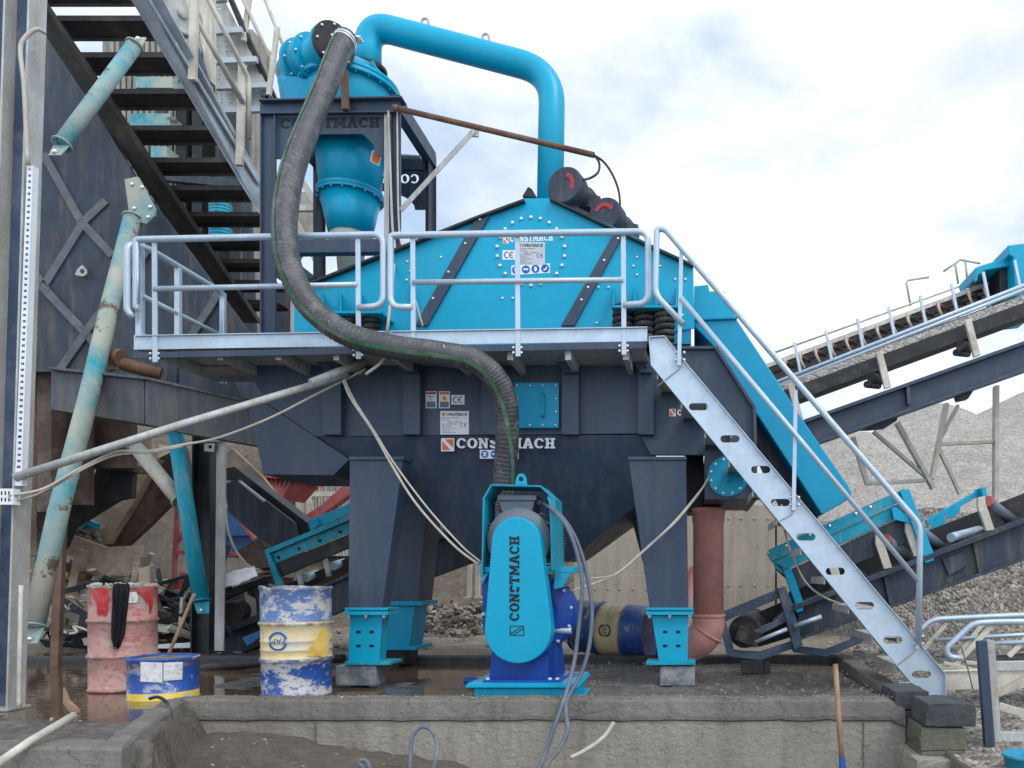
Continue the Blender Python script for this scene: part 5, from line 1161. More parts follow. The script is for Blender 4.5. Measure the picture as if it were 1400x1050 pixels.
# =================== LEFT BACKGROUND ===================
mb = MB(); mb.ibeam(P(283,595,9.0), P(280,893,9.0), .2, .22, .02, up=(1,0,0)); mb.build('support_column', M['navy_black'], None, 'black steel column under the scuffed beam left of the tank', 'column')
mb = MB(); mb.bar(P(302,602,8.9), P(299,890,8.9), .11, .02, up=(0,1,0)); mb.box(P(292,604,8.9), .2, .1, .02); mb.build('support_flange_bar', M['galv_old'], None, 'pale upright flat bar beside the black steel column', 'column')
mb = MB(); mb.holed([(279,606),(294,606),(292,618),(279,617)], [circ(287,611,2.6,10)], 8.86, .015); mb.build('clip_plate', M['galv_dusty'], None, 'small holed clip plate at the head of the black column', 'clip')
brace([P(240,590,8.8), P(256,700,8.7), P(275,822,8.6)], .082, 'teal_dirty', 'dirty teal brace tube standing just left of the black column')
brace([P(185,610,9.1), P(247,686,8.8)], .08, 'galv_dusty', 'dusty grey diagonal tube meeting the dirty teal brace')
mb = MB(); mb.bar(P(85,690,8.2), P(76,918,8.2), .09, .06, up=(0,1,0)); mb.box(P(76,917,8.2), .12, .1, .04); mb.build('timber_post', M['rust'], None, 'slim rusty post standing in the puddle behind the long brace', 'post')
def piece(name, poly, d, t, mt, label, cat, bevel=.006):
    m = MB(); m.plate(poly, d, t); return m.build(name, M[mt], None, label, cat, bevel=bevel)
piece('chute_plate', [(84,692),(91,679),(123,664),(132,640),(182,640),(180,680),(160,684),(99,722),(88,748),(62,775),(48,775),(48,705)], 9.6, .08, 'navy_black', 'black wet discharge chute between the long brace and the tan chute', 'chute')
piece('ledge_beam', [(128,632),(183,636),(183,645),(130,641)], 9.5, .3, 'brown', 'brown ledge along the top of the black chute', 'ledge')
piece('tan_chute', [(130,745),(146,706),(176,683),(184,650),(190,600),(207,598),(208,626),(217,628),(204,646),(180,690),(146,743)], 10.2, .12, 'tan', 'mud caked tan chute side sloping down behind the red drum', 'chute')
piece('brown_chute', [(136,752),(146,742),(204,646),(217,626),(250,610),(262,660),(237,684),(205,716),(166,752)], 10.4, .1, 'brown', 'dark brown underside of the tan chute', 'chute')
piece('box_chute', [(110,600),(190,600),(190,640),(118,634),(112,620)], 10.8, .8, 'tan', 'mud coloured box chute under the scuffed beam', 'chute')
lc = thing('tail_conveyor', 'dusty old conveyor tail with teal end sloping behind the red drum', 'conveyor', P(110, 850, 10))
mb = MB(); mb.plate([(88,728),(145,748),(198,745),(194,765),(176,788),(140,786),(120,770),(88,756)], 9.9, .06); mb.plate([(100,720),(118,708),(133,716),(120,730)], 10.0, .05); mb.build('skirt_plate', M['tan'], lc)
mb = MB(); mb.plate([(105,716),(118,709),(133,716),(130,724),(118,717),(110,724)], 9.95, .05); mb.build('skirt_end', M['teal'], lc)
for a, b, w_, mt in (((62,788),(128,832),.12,'tan'),((55,810),(130,838),.16,'navy_dusty'),((113,752),(100,812),.1,'tan'),((192,760),(186,795),.08,'tan'),((60,760),(120,790),.08,'brown'),((120,835),(108,880),.1,'navy_dusty')):
    mb = MB(); mb.bar(P(*a,9.8), P(*b,9.8), w_, .12, up=(0,1,0)); mb.build('frame_bar', M[mt], lc)
for i in range(5):
    mb = MB(); x, y = 72+11*i, 765+7*i; mb.tube(pp([(x+4,y-14,9.9),(x,y,9.9),(x-1,y+14,9.9)]), .02, 6); mb.build('idler_bracket', M['galv_dusty'], lc, bevel=0)
mb = MB(); mb.cyl(P(66,772,10), P(84,774,10.1), .06, 12); mb.build('idler_roller', M['galv'], lc, bevel=0)
mb = MB()
for i in range(220): mb.blob(P(random.uniform(98,136), random.uniform(716,740), 10.05+random.random()*.3), .04, .04, .03, i, 1, .5)
mb.build('spilled_stones', M['stone'], lc, bevel=0)['kind'] = 'stuff'
# dark chute to the right of the black column
mc_ = thing('collecting_chute', 'mud splashed dark steel chute right of the black column', 'chute', P(370, 745, 10))
mb = MB(); mb.plate([(307,662),(325,655),(402,714),(408,736),(376,748),(355,738),(312,700)], 9.7, .06); mb.build('side_plate', M['navy_dusty'], mc_)
mb = MB(); mb.plate([(309,640),(320,638),(422,716),(424,732),(408,736),(402,714),(326,654),(309,656)], 9.9, .3); mb.build('inner_plate', M['navy_black'], mc_)
piece('tan_plank', [(307,622),(318,613),(360,653),(392,694),(386,692),(320,640),(309,640)], 10.3, .06, 'tan', 'tan mud caked plank leaning above the dark chute', 'plank')
piece('white_bar', [(325,658),(328,657),(362,684),(360,687)], 9.6, .03, 'galv', 'thin pale bar lying on the dark chute edge', 'bar')
# red hopper, blue skip, white hut
rh = thing('red_hopper', 'faded red corrugated hopper behind the dark chute', 'hopper', P(385, 680, 12.5))
mb = MB(); mb.prism([P(356,651,12.5), P(404,657,12.5), P(382,682,12.5), P(370,668,12.5)], (0,.8,0))
for i in range(7): mb.bar(P(358+6.6*i,653+.7*i,12.48), P(372+1.9*i,669+2*i,12.48), .05, .05, up=(0,1,0))
mb.plate([(355,650),(380,651),(405,656),(405,659),(380,654),(355,653)], 12.4, .9); mb.build('hopper_shell', M['redframe'], rh)
piece('steel_sheet', [(262,655),(275,665),(275,690),(262,690)], 12.6, .1, 'redframe', 'small red panel seen between the teal brace and the black column', 'panel')
bs = thing('blue_skip', 'faded blue steel bin seen between the black column and the dark chute', 'bin', P(330, 760, 12))
mb = MB(); mb.plate([(305,690),(312,695),(355,735),(345,755),(320,760),(305,762)], 12.0, 1.0); mb.build('bin_shell', M['blueskip'], bs)
mb = MB(); mb.bar(P(300,731,11.95), P(352,729,11.95), .05, .06); mb.build('bin_rim', M['blueskip'], bs)
piece('flat_bar', [(315,700),(319,701),(349,735),(346,740)], 11.6, .06, 'redframe', 'slanting faded red flat bar across the blue bin', 'bar')
rf = thing('steel_stand', 'thin faded red steel frame standing before the earth bank', 'frame', P(240, 805, 11))
for a, b in (((243,690),(237,806)),((241,755),(330,758)),((242,740),(254,722)),((250,782),(243,806))):
    mb = MB(); mb.bar(P(*a,11), P(*b,11), .055, .05, up=(0,1,0)); mb.build('frame_bar', M['redframe'], rf)
hut = thing('pale_hut', 'pale corrugated metal hut beyond the conveyors left of the leg', 'hut', P(440, 720, 15))
mb = MB(); mb.plate([(404,560),(418,560),(416,705),(404,706)], 14.5, .3); mb.build('corner_post', M['clad'], hut)
mb = MB()
for i in range(16): mb.plate([(418+4.2*i,560),(420.5+4.2*i,560),(420.5+4.2*i,760),(418+4.2*i,760)], 14.96 + (.02 if i % 2 else 0), .03)
mb.plate([(416,560),(490,560),(490,760),(416,760)], 15.0, 2.0); mb.build('wall', M['clad'], hut, bevel=0)
mb = MB(); mb.bar(P(421,560,14.4), P(424,712,14.4), .1, .08, up=(0,1,0)); mb.bar(P(424,676,14.4), P(470,675,14.4), .09, .08, up=(0,1,0)); mb.build('frame_bar', M['galv_dusty'], hut)
piece('red_ramp', [(404,712),(440,690),(478,655),(478,676),(440,704),(418,722)], 13.5, .2, 'redframe', 'dark red sloping rail in front of the pale hut', 'ramp')
for a, b, k in (((432,690),(436,715),0),((438,708),(478,680),1)):
    pass
# teal conveyor behind the left leg
cv = thing('teal_conveyor', 'dark conveyor with teal skirt rising behind the left legs', 'conveyor', P(380, 880, 9.5))
mb = MB(); d = 9.3
mb.plate([(361,752),(480,703),(480,710),(367,757)], d-.06, .07); mb.plate([(366,757),(480,710),(480,728),(374,771)], d, .02); mb.plate([(361,752),(369,757),(388,806),(379,808)], d-.05, .06); mb.mi = 1
for x, y in ((381,762),(409,750),(437,739),(465,727)): mb.bolt(P(x,y,d), r=.022, h=.02)
mb.build('skirt', [M['teal_dirty'], M['navy_black']], cv)
mb = MB(); mb.plate([(420,712),(478,688),(478,702),(424,727)], d+.6, .05); mb.plate([(420,712),(429,708),(433,718),(426,727)], d+.5, .3); mb.build('skirt', M['teal'], cv, 'far teal skirt with bolt holes')
mb = MB(); mb.plate([(374,772),(480,729),(480,748),(380,790)], d+.02, .05); mb.build('skirt_rubber', M['belt'], cv)
mb = MB(); mb.plate([(290,872),(480,786),(665,712),(665,762),(480,830),(290,910)], d+.15, .12); mb.plate([(290,868),(480,782),(665,708),(665,713),(480,787),(290,873)], d+.1, .2); mb.build('side_channel', M['navy_dusty'], cv)
mb = MB(); mb.plate([(300,840),(480,760),(665,690),(665,706),(480,776),(300,860)], d+.35, .7); mb.build('belt', M['belt'], cv)
for x, y in ((408,786),(445,770),(590,720),(630,706)):
    mb = MB(); mb.tube(pp([(x-6,y-22,d+.1),(x-2,y-8,d+.1),(x+3,y+8,d+.12),(x+5,y+18,d+.12)]), .035, 6); mb.build('idler_bracket', M['galv_old'], cv, bevel=0)
    mb = MB(); mb.cyl(P(x+10,y+4,d+.2), P(x+26,y-1,d+.5), .055, 12); mb.build('idler_roller', M['galv'], cv, bevel=0)
mb = MB(); mb.plate([(292,822),(362,792),(360,850),(292,872)], d+.4, .1); mb.plate([(292,818),(362,788),(362,796),(292,826)], d-.1, .1); mb.plate([(348,800),(360,796),(362,850),(352,858)], d-.05, .1); mb.cyl(P(318,838,d), P(345,828,d+.5), .13, 18); mb.plate([(292,862),(362,836),(362,846),(292,872)], d-.1, .1); mb.build('tail_frame', M['navy_black'], cv)
piece('mud_bin', [(324,752),(353,736),(362,748),(364,776),(352,780),(338,770)], 9.9, .5, 'brown', 'brown mud caked bin edge beside the teal conveyor end', 'bin')
mb = MB(); rows = []
for j in range(9):
    u = j/8; rows.append([mb.bm.verts.new(P(303+45*u+1.0*i, 793-13*u+(i-2)*4*(1-.3*u)+mnoise.noise(Vector((u*4,i*.6,3)))*3, 9.1-.02*i+.05*mnoise.noise(Vector((u*6,i,9))))) for i in range(6)])
for a, b in zip(rows, rows[1:]):
    for i in range(5): mb.face([a[i],a[i+1],b[i+1],b[i]], True)
tp = mb.build('plastic_sheet', M['tarp'], None, 'crumpled white plastic sheet lying on the conveyor tail', 'plastic sheet', bevel=0); tp.modifiers.new('s', 'SOLIDIFY').thickness = .01
cable('hanging_cable', pp([(308,690,8.8),(312,725,8.9),(322,752,9.0),(338,772,9.1),(356,780,9.2)]), .012, 'cablew', 'pale cable drooping from the pale flat bar to the conveyor tail')
# jumble of scrap behind the drums
mb = MB()
for i in range(260):
    x = random.uniform(45,350); y = random.uniform(790,890) if i > 60 else random.uniform(850,893); d = random.uniform(9.3,11.2); a = random.uniform(-.5,.35)
    if random.random() < .2: a = random.uniform(.8,1.9)
    l = random.uniform(15,75); mb.mi = random.choice((0,0,1,2,2,3,4))
    mb.bar(P(x,y,d), P(x+l*math.cos(a),y-l*math.sin(a),d+random.uniform(-.3,.3)), random.uniform(.03,.16), random.uniform(.02,.08), up=(0,1,random.random()))
for i in range(26):
    x, y, d = random.uniform(60,330), random.uniform(800,885), random.uniform(9.2,10.4); mb.mi = random.choice((0,2,2,1))
    mb.tube(spline([P(x+k*random.uniform(4,12), y+random.uniform(-12,10), d+random.uniform(-.2,.2)) for k in range(5)], 5), random.uniform(.008,.02), 6)
for i in range(24):
    x, y, d = random.uniform(60,330), random.uniform(805,885), random.uniform(9.2,10.6); mb.mi = random.choice((0,1,3,2)); w_, h_ = random.uniform(14,34), random.uniform(6,16); sk = random.uniform(-10,6); rows = []
    for j in range(4): rows.append([mb.bm.verts.new(P(x+w_*k/6+j*2, y+sk*k/6+h_*j/3, d+.14*mnoise.noise(Vector((k*.7+i*9,j*.8,1))))) for k in range(7)])
    for a, b in zip(rows, rows[1:]):
        for k in range(6): mb.face([a[k],a[k+1],b[k+1],b[k]], True)
mb.build('scrap_heap', [M['navy_black'], M['brown'], M['galv_dusty'], M['navy_dusty'], M['tan']], None, kind='stuff', bevel=0)
mb = MB(); mb.tube(pp([(20,937,7.9),(110,930,7.9),(240,918,7.9),(360,906,7.9),(470,900,7.9)]), .045, 10); mb.build('ground_hose', M['rubber'], None, 'black hose lying straight across the muddy puddle', 'hose', bevel=0)
piece('white_batten', [(212,881),(261,879),(261,886),(212,887)], 9.2, .06, 'tarp', 'white flat batten lying between the red drum and black column', 'batten')
piece('blue_shard', [(330,872),(360,860),(361,868),(338,884)], 9.0, .05, 'blueskip', 'grey blue sheet offcut lying left of the banded drum', 'sheet offcut')
# plant structure seen through the treads
pb = thing('plant_building', 'pale corrugated plant building glimpsed between the stair treads', 'building', P(270, 560, 13.5))
mb = MB()
for i in range(24): mb.plate([(150+8*i,40),(155+8*i,40),(155+8*i,470),(150+8*i,470)], 13.42, .05)
mb.plate([(140,40),(345,40),(345,470),(140,470)], 13.5, .6); mb.build('wall', M['clad_dark'], pb, bevel=0)
for x in (240, 262, 300):
    mb = MB(); mb.pbox(x,120,x+14,560,13.0,.3); mb.build('column', M['navy_black'], pb)
for a, b in (((170,60),(240,190)),((205,240),(350,255)),((200,330),(350,335)),((330,150),(345,480))):
    mb = MB(); mb.bar(P(*a,12.8), P(*b,12.8), .14, .1, up=(0,1,0)); mb.build('brace', M['navy_dusty'], pb)
for q in ([(185,105),(236,105),(236,120),(185,120)], [(178,155),(232,155),(232,172),(178,172)], [(206,200),(228,200),(228,215),(206,215)]):
    mb = MB(); mb.plate(q, 12.7, .3); mb.build('machine_casing', M['teal_pipe'], pb)
for y in (285, 318):
    mb = MB(); mb.coil(P(302,y+12,12.4), .13, .22, 4, .045); mb.build('coil_spring', M['teal_dirty'], pb, bevel=0)
lat = thing('lattice_mast', 'grey lattice steelwork visible between the hose and the cyclone tower', 'steelwork', P(420, 470, 12))
for a, b in (((402,180),(402,470)),((440,180),(440,470)),((402,230),(440,290)),((440,300),(402,360)),((402,370),(440,420)),((402,285),(440,285)),((380,260),(440,370)),((396,300),(430,345))):
    mb = MB(); mb.bar(P(*a,12), P(*b,12), .09, .07, up=(0,1,0)); mb.build('lattice_bar', M['galv_old'], lat)
mb = MB(); mb.plate([(374,385),(404,400),(404,480),(374,480)], 12.6, .1); mb.plate([(378,300),(392,310),(392,380),(378,380)], 12.7, .1); mb.build('dark_panel', M['navy_dusty'], lat)
mb = MB(); mb.plate([(398,262),(432,262),(432,320),(398,320)], 12.3, .03); mb.build('mesh_panel', M['clad'], lat)
# =================== RIGHT CONVEYORS ===================
lo = thing('feed_conveyor', 'dark conveyor with teal skirts passing behind the galvanised stairs at the lower right', 'conveyor', P(1100, 890, 8.2))
LD = 7.95
def ly(x): return 829 - (x-1095)*.377     # top of the near channel
mb = MB(); mb.prism(pp([(1090,ly(1090)+2),(1560,ly(1560)+2),(1560,ly(1560)+53),(1095,ly(1095)+44)], LD), (0,.02,0)); mb.prism(pp([(1085,ly(1085)-5),(1560,ly(1560)-5),(1560,ly(1560)+2),(1085,ly(1085)+2)], LD-.09), (0,.13,0)); mb.prism(pp([(1095,ly(1095)+42),(1560,ly(1560)+51),(1560,ly(1560)+56),(1095,ly(1095)+46)], LD-.06), (0,.09,0))
for x in (1208, 1330, 1480): mb.prism(pp([(x,ly(x)+2),(x+5,ly(x)+1),(x+14,ly(x+10)+48),(x+9,ly(x+8)+48)], LD-.05), (0,.05,0))
mb.prism(pp([(1288,764),(1316,755),(1322,774),(1297,787)], LD-.03), (0,.03,0))
mb.build('side_channel', M['navy_dusty'], lo)
mb = MB(); mb.prism(pp([(1090,ly(1090)),(1560,ly(1560)),(1560,ly(1560)+50),(1095,ly(1095)+44)], LD+1.1), (0,.05,0)); mb.build('side_channel', M['navy_dusty'], lo)
mb = MB(); mb.prism(pp([(1060,842),(1085,800),(1250,733),(1560,612),(1560,640),(1250,765),(1090,830)], LD+.5), (0,.05,0)); mb.prism(pp([(1060,850),(1090,826),(1250,764),(1560,644),(1560,650),(1250,772),(1090,836)], LD+.1), (0,.8,0)); mb.build('belt', M['belt'], lo)
mb = MB(); mb.prism(pp([(1049,757),(1235,671),(1240,682),(1055,768)], LD-.02), (0,.05,0)); mb.prism(pp([(1055,768),(1240,683),(1244,700),(1076,778)], LD+.01), (0,.02,0)); mb.prism(pp([(1049,757),(1053,757),(1060,778),(1079,790),(1080,782)], LD+.02), (0,.02,0)); mb.mi = 1
for x in (1075,1107,1134,1170,1190,1220): mb.bolt(P(x, 752-(x-1062)*.46, LD-.02), r=.018, h=.015)
mb.build('skirt', [M['teal_dirty'], M['steel']], lo)
mb = MB(); mb.prism(pp([(1062,780),(1080,779),(1244,702),(1256,735),(1160,775),(1090,806)], LD+.04), (0,.02,0)); mb.build('skirt_rubber', M['navy_dusty'], lo)
mb = MB(); mb.prism(pp([(1050,752),(1236,668),(1242,676),(1056,760)], LD+.85), (0,.04,0)); mb.build('skirt', M['teal_dirty'], lo)
mb = MB(); mb.plate([(1231,672),(1243,668),(1277,758),(1277,766),(1265,770),(1262,758)], LD-.08, .07); mb.plate([(1219,695),(1224,693),(1246,709),(1246,716),(1222,710)], LD-.05, .03); mb.build('skirt_post', M['teal'], lo)
mb = MB(); mb.plate([(1071,780),(1081,776),(1098,822),(1098,835),(1089,838),(1088,826)], LD-.08, .07); mb.build('skirt_post', M['teal_shade'], lo)
for x, y in ((1139,777),(1205,752),(1246,735),(1345,700),(1450,655)):
    mb = MB(); q = [(x-8,y-20),(x-8,y-8),(x-1,y+12),(x+4,y+26),(x+15,y+24),(x+9,y+6),(x+3,y-12),(x+2,y-22)]; mb.plate(q, LD-.03, .05); ib = mb.build('idler_bracket', M['galv_dusty'], lo)
    mb = MB(); a, b = P(x+6,y-14,LD+.0), P(x+44,y+16,LD+.35); mb.cyl(a, b, .058, 14); mb.mi = 1; u = (b-a).normalized(); mb.cyl(a-u*.02, a+u*.03, .061, 14); mb.build('idler_roller', [M['motor'], M['redframe']], ib, bevel=0)
mb = MB(); mb.cyl(P(1300,735,LD+.1), P(1345,723,LD+.6), .05, 12); mb.build('idler_roller', M['galv'], lo, bevel=0)
mb = MB(); mb.prism(pp([(1266,711),(1342,667),(1347,669),(1347,678),(1343,678),(1340,677),(1268,718)], LD+.6), (0,.05,0)); mb.prism(pp([(1282,706),(1290,702),(1293,714),(1275,727),(1265,731)], LD+.58), (0,.02,0)); mb.prism(pp([(1306,690),(1313,689),(1313,698),(1304,708),(1292,709)], LD+.58), (0,.02,0)); mb.plate([(1341,667),(1347,665),(1351,680),(1345,683)], LD+.5, .2); mb.build('skirt', M['teal'], lo)
# tail frame
mb = MB(); mb.prism(pp([(980,842),(984,838),(1062,806),(1066,818),(988,851)], LD), (0,.06,0)); mb.prism(pp([(981,843),(991,847),(1003,885),(1000,898),(994,896)], LD-.01), (0,.06,0)); mb.prism(pp([(996,886),(1012,890),(1040,891),(1085,876),(1086,886),(1040,903),(1000,898)], LD), (0,.06,0)); mb.prism(pp([(1063,804),(1074,803),(1082,820),(1098,882),(1086,890),(1070,830)], LD-.06), (0,.1,0)); mb.prism(pp([(1030,862),(1074,843),(1076,850),(1034,870)], LD-.02), (0,.06,0))
mb.prism(pp([(1080,882),(1130,888),(1180,868),(1180,878),(1130,898),(1085,892)], LD+.1), (0,.06,0)); mb.build('tail_frame', M['navy_beam'], lo)
mb = MB(); mb.cyl(P(1018,864,LD+.02), P(1032,852,LD+.9), .17, 24); mb.cyl(P(1020,866,LD-.05), P(1020,866,LD+.1), .1, 16); mb.box(P(1022,870,LD-.02), .25, .08, .16, Matrix.Rotation(R(20),3,'Y')); mb.build('tail_pulley', M['rubber'], lo, bevel=.01)
mb = MB(); mb.prism(pp([(1002,852),(1090,814),(1092,868),(1040,884),(1012,886)], LD+.55), (0,.04,0)); mb.prism(pp([(985,842),(1064,808),(1066,816),(990,850)], LD+.95), (0,.06,0)); mb.prism(pp([(1000,888),(1040,893),(1086,878),(1086,886),(1040,901),(1000,897)], LD+.9), (0,.06,0)); mb.build('tail_guard', M['navy_black'], lo)
mb = MB(); mb.cyl(P(1032,878,LD-.05), P(1076,860,LD-.05), .022, 10); mb.build('tension_rod', M['galv'], lo, bevel=0)
mb = MB(); mb.cyl(P(1086,856,LD-.09), P(1123,843,LD-.09), .025, 10); mb.build('tension_rod', M['galv'], lo, bevel=0)
mb = MB(); mb.prism(pp([(1014,904),(1044,904),(1044,922),(1014,920)], 7.4), (0,.1,0)); mb.plate([(1045,905),(1053,906),(1053,920),(1045,921)], 7.42, .06); mb.build('tube_offcut', M['navy_black'], None, 'short black square tube offcut on the pad below the conveyor tail', 'offcut')
# middle conveyor
mcv = thing('stockpile_conveyor', 'long navy beam conveyor carrying a black belt across the right side', 'conveyor', P(1250, 640, 11))
MD = 10.8
def my(x): return 571 - (x-1106)*.357
mb = MB()
mb.prism(pp([(1010,my(1010)+5),(1600,my(1600)+5),(1600,my(1600)+38),(1010,my(1010)+34)], MD), (0,.03,0)); mb.prism(pp([(1010,my(1010)),(1600,my(1600)),(1600,my(1600)+5),(1010,my(1010)+5)], MD-.12), (0,.25,0)); mb.prism(pp([(1010,my(1010)+34),(1600,my(1600)+38),(1600,my(1600)+43),(1010,my(1010)+39)], MD-.12), (0,.25,0))
mb.prism(pp([(1239,525),(1244,523),(1246,551),(1241,553)], MD-.1), (0,.1,0)); mb.build('main_beam', M['navy'], mcv)
mb = MB(); mb.prism(pp([(1010,my(1010)+8),(1600,my(1600)+8),(1600,my(1600)+42),(1010,my(1010)+38)], MD+1.1), (0,.03,0)); mb.build('main_beam', M['navy_dusty'], mcv)
mb = MB(); mb.prism(pp([(1060,538),(1600,341),(1600,361),(1060,558)], MD+.2), (0,.42,0)); mb.build('belt', M['belt'], mcv)
mb = MB(); mb.prism(pp([(1060,529),(1200,477),(1400,403),(1600,327),(1600,341),(1060,538)], MD+.25), (0,.35,0)); mb.build('belt_gravel', M['gravel'], mcv)
for x in (1090,1211,1333,1450):
    yb = my(x)-2; mb = MB(); mb.prism(pp([(x-13,yb-50),(x-5,yb-53),(x+8,yb-3),(x-1,yb)], MD), (0,.06,0)); ib = mb.build('idler_bracket', M['galv_dusty'], mcv)
    mb = MB(); mb.cyl(P(x-20,yb-16,MD+.1), P(x-4,yb-12,MD+.6), .07, 12); mb.cyl(P(x-26,yb-6,MD+.1), P(x-10,yb-4,MD+.6), .05, 12); mb.build('idler_roller', M['rubber'], ib, bevel=0)
for q in ([(1160,588),(1230,563),(1226,575),(1210,585),(1190,587)], [(1306,538),(1335,528),(1324,545),(1310,548)], [(1252,556),(1300,540),(1290,548)]):
    mb = MB(); mb.prism(pp(q, MD+.1), (0,.12,0)); mb.build('return_guard', M['navy_dusty'], mcv)
for legs in ([((1166,598),(1186,662)),((1226,578),(1276,668)),((1194,590),(1266,652)),((1184,661),(1266,657))], [((1294,552),(1274,655)),((1362,528),(1361,684)),((1284,607),(1359,604)),((1310,554),(1286,600)),((1283,612),(1313,676))]):
    t = thing('conveyor_trestle', 'short grey trestle under the navy conveyor, nearer the teal chute' if legs[0][0][0] < 1200 else 'tall pale trestle under the navy conveyor near the right edge', 'trestle', P(legs[1][1][0], legs[1][1][1], 12), 'trestles under the navy conveyor')
    for i, (a, b) in enumerate(legs): mb = MB(); mb.bar(P(*a,12), P(*b,12), .06 if i < 2 else .05, .13 if i < 2 else .08, up=(0,1,0)); mb.build('trestle_leg' if i < 2 else 'cross_bar', M['galv_dusty'] if legs[0][0][0] > 1200 else M['galv_old'], t, bevel=0)
# far conveyor with galvanised walkway
fc = thing('far_conveyor', 'farther conveyor with galvanised walkway rails and rows of rollers against the sky', 'conveyor', P(1250, 520, 14))
FD = 14.
def fy(x): return 488 - (x-1070)*.372
def fl(x0, x1, o0, o1, d, t, mt, nm, bevel=0):
    m = MB(); m.prism(pp([(x0,fy(x0)+o0),(x1,fy(x1)+o0),(x1,fy(x1)+o1),(x0,fy(x0)+o1)], d), (0,t,0)); return m.build(nm, M[mt], fc, bevel=bevel)
fl(1000,1480, 1, 7, FD+.6, .35, 'galv_dusty', 'belt'); fl(1000,1480, 8, 13, FD+.62, .3, 'belt', 'belt_edge'); fl(1000,1480, 22, 33, FD+.5, .06, 'navy_dusty', 'side_channel'); fl(1000,1480, 15, 19, FD+.9, .2, 'rust', 'return_belt'); fl(1000,1480, 36, 47, FD-.1, .05, 'navy', 'guard_panel'); fl(1000,1480, 50, 62, FD-.2, .05, 'galv_old', 'grating_edge'); fl(1000,1480, 64, 72, FD-.2, .05, 'navy_dusty', 'walkway_beam')
for i in range(17):
    x = 1072+21*i; mb = MB(); mb.tube(pp([(x,fy(x)+3,FD+.35),(x+2,fy(x)+14,FD+.35),(x+7,fy(x)+24,FD+.35)]), .026, 6); ib = mb.build('idler_bracket', M['galv_dusty'], fc, bevel=0)
    mb = MB(); a, b = P(x+1,fy(x)+8,FD+.38), P(x+15,fy(x)+15,FD+.6); mb.cyl(a, b, .042, 10); mb.mi = 1; u = (b-a).normalized(); mb.cyl(a-u*.02, a+u*.04, .046, 10); mb.build('idler_roller', [M['rubber'], M['redframe']], ib, bevel=0)
for o in (27, 33): 
    m = MB(); m.tube([P(1000,fy(1000)+o+6,FD-.5), P(1480,fy(1480)+o-4,FD-.5)], .035, 8); m.build('handrail', M['galv'], fc, bevel=0)
m = MB(); m.tube([P(1060,fy(1060)-10,FD+1.4), P(1340,fy(1340)-6,FD+1.4)], .02, 6); m.build('handrail', M['galv_dusty'], fc, bevel=0)
for i in range(9):
    x = 1092+43*i; m = MB(); m.bar(P(x-6,fy(x)-12,FD-.4), P(x+7,fy(x)+52,FD-.4), .045, .04, up=(0,1,0)); m.build('railing_post', M['galv'], fc, bevel=0)
for pts in ([(1245,418),(1239,387),(1242,383),(1270,379)],[(1310,388),(1306,362),(1312,355),(1340,360)],[(1322,380),(1320,358)],[(1290,371),(1310,357)]):
    m = MB(); m.tube(pp(pts, FD+1.5), .022, 6); m.build('guard_loop', M['galv_old'], fc, bevel=0)
mb = MB(); mb.plate([(1378,335),(1410,331),(1430,420),(1395,424),(1388,395),(1386,352),(1379,348)], FD-.2, 1.2); mb.plate([(1333,366),(1343,362),(1380,351),(1388,353),(1388,362),(1345,370),(1336,378)], FD, .9); mb.plate([(1333,366),(1337,366),(1337,384),(1334,384)], FD, .1); mb.build('drive_head', M['teal'], fc, bevel=.02)
mb = MB(); mb.plate([(1366,368),(1386,362),(1386,400),(1368,404)], FD+.1, .7); mb.build('drive_motor', M['navy_black'], fc, bevel=.02)
# =================== RIGHT FOREGROUND ===================
blk = [((1225,946),(1270,970),5.75,.45,'block','dark stone block right under the foot of the galvanised stairs'),
       ((1236,972),(1268,1001),5.75,.4,'block','small dark stone block below the one under the stair foot'),
       ((1232,1002),(1268,1036),5.75,.4,'block','lowest dark stone block in the rear stack beside the wall end'),
       ((1265,962),(1334,994),5.35,.36,'block','large blue grey stone block topping the near stack'),
       ((1259,995),(1321,1026),5.36,.34,'block_green','greenish grey stone block second in the near stack'),
       ((1260,1027),(1320,1038),5.36,.36,'block_green','thin mossy slab third in the near stack'),
       ((1254,1039),(1345,1075),5.25,.5,'conc','broad pale stone at the bottom of the near stack'),
       ((1322,1024),(1364,1060),5.5,.2,'block','dark tilted stone leaning right of the near stack')]
for i, (a, b, d, t, mt, lab) in enumerate(blk):
    mb = MB(); q = [(a[0],a[1]),((a[0]+b[0])/2,a[1]+random.uniform(-1,1)),(b[0],a[1]+random.uniform(-1,1.5)),(b[0]+1,(a[1]+b[1])/2),(b[0],b[1]),((a[0]+b[0])/2,b[1]+random.uniform(-.5,1)),(a[0]+1,b[1]),(a[0]-1,(a[1]+b[1])/2)]
    if i == 3: q = [(1269,962),(1300,961),(1332,964),(1335,975),(1334,993),(1300,994.5),(1265,993),(1266,978)]
    if i == 7: q = [(1322,1022),(1338,1025),(1362,1040),(1366,1062),(1322,1062)]
    mb.plate(q, d, t)
    bmesh.ops.subdivide_edges(mb.bm, edges=mb.bm.edges[:], cuts=3, use_grid_fill=True)
    for v in mb.bm.verts: v.co += Vector((1,1,1))*0 + mnoise.noise_vector(v.co*14+Vector((i*5,0,0)))*.008
    mb.build('stone_block', M[mt], None, lab, 'stone block', 'stones stacked under the stair foot', bevel=.006)
sp_ = thing('shovel', 'wooden shovel handle with blue socket leaning on the concrete wall', 'shovel', P(1154, 1085, 5.4))
mb = MB(); mb.tube([P(1142,908,5.62), P(1147,985,5.52), P(1151,1040,5.46)], .0195, 12); mb.build('handle', M['wood'], sp_, bevel=0)
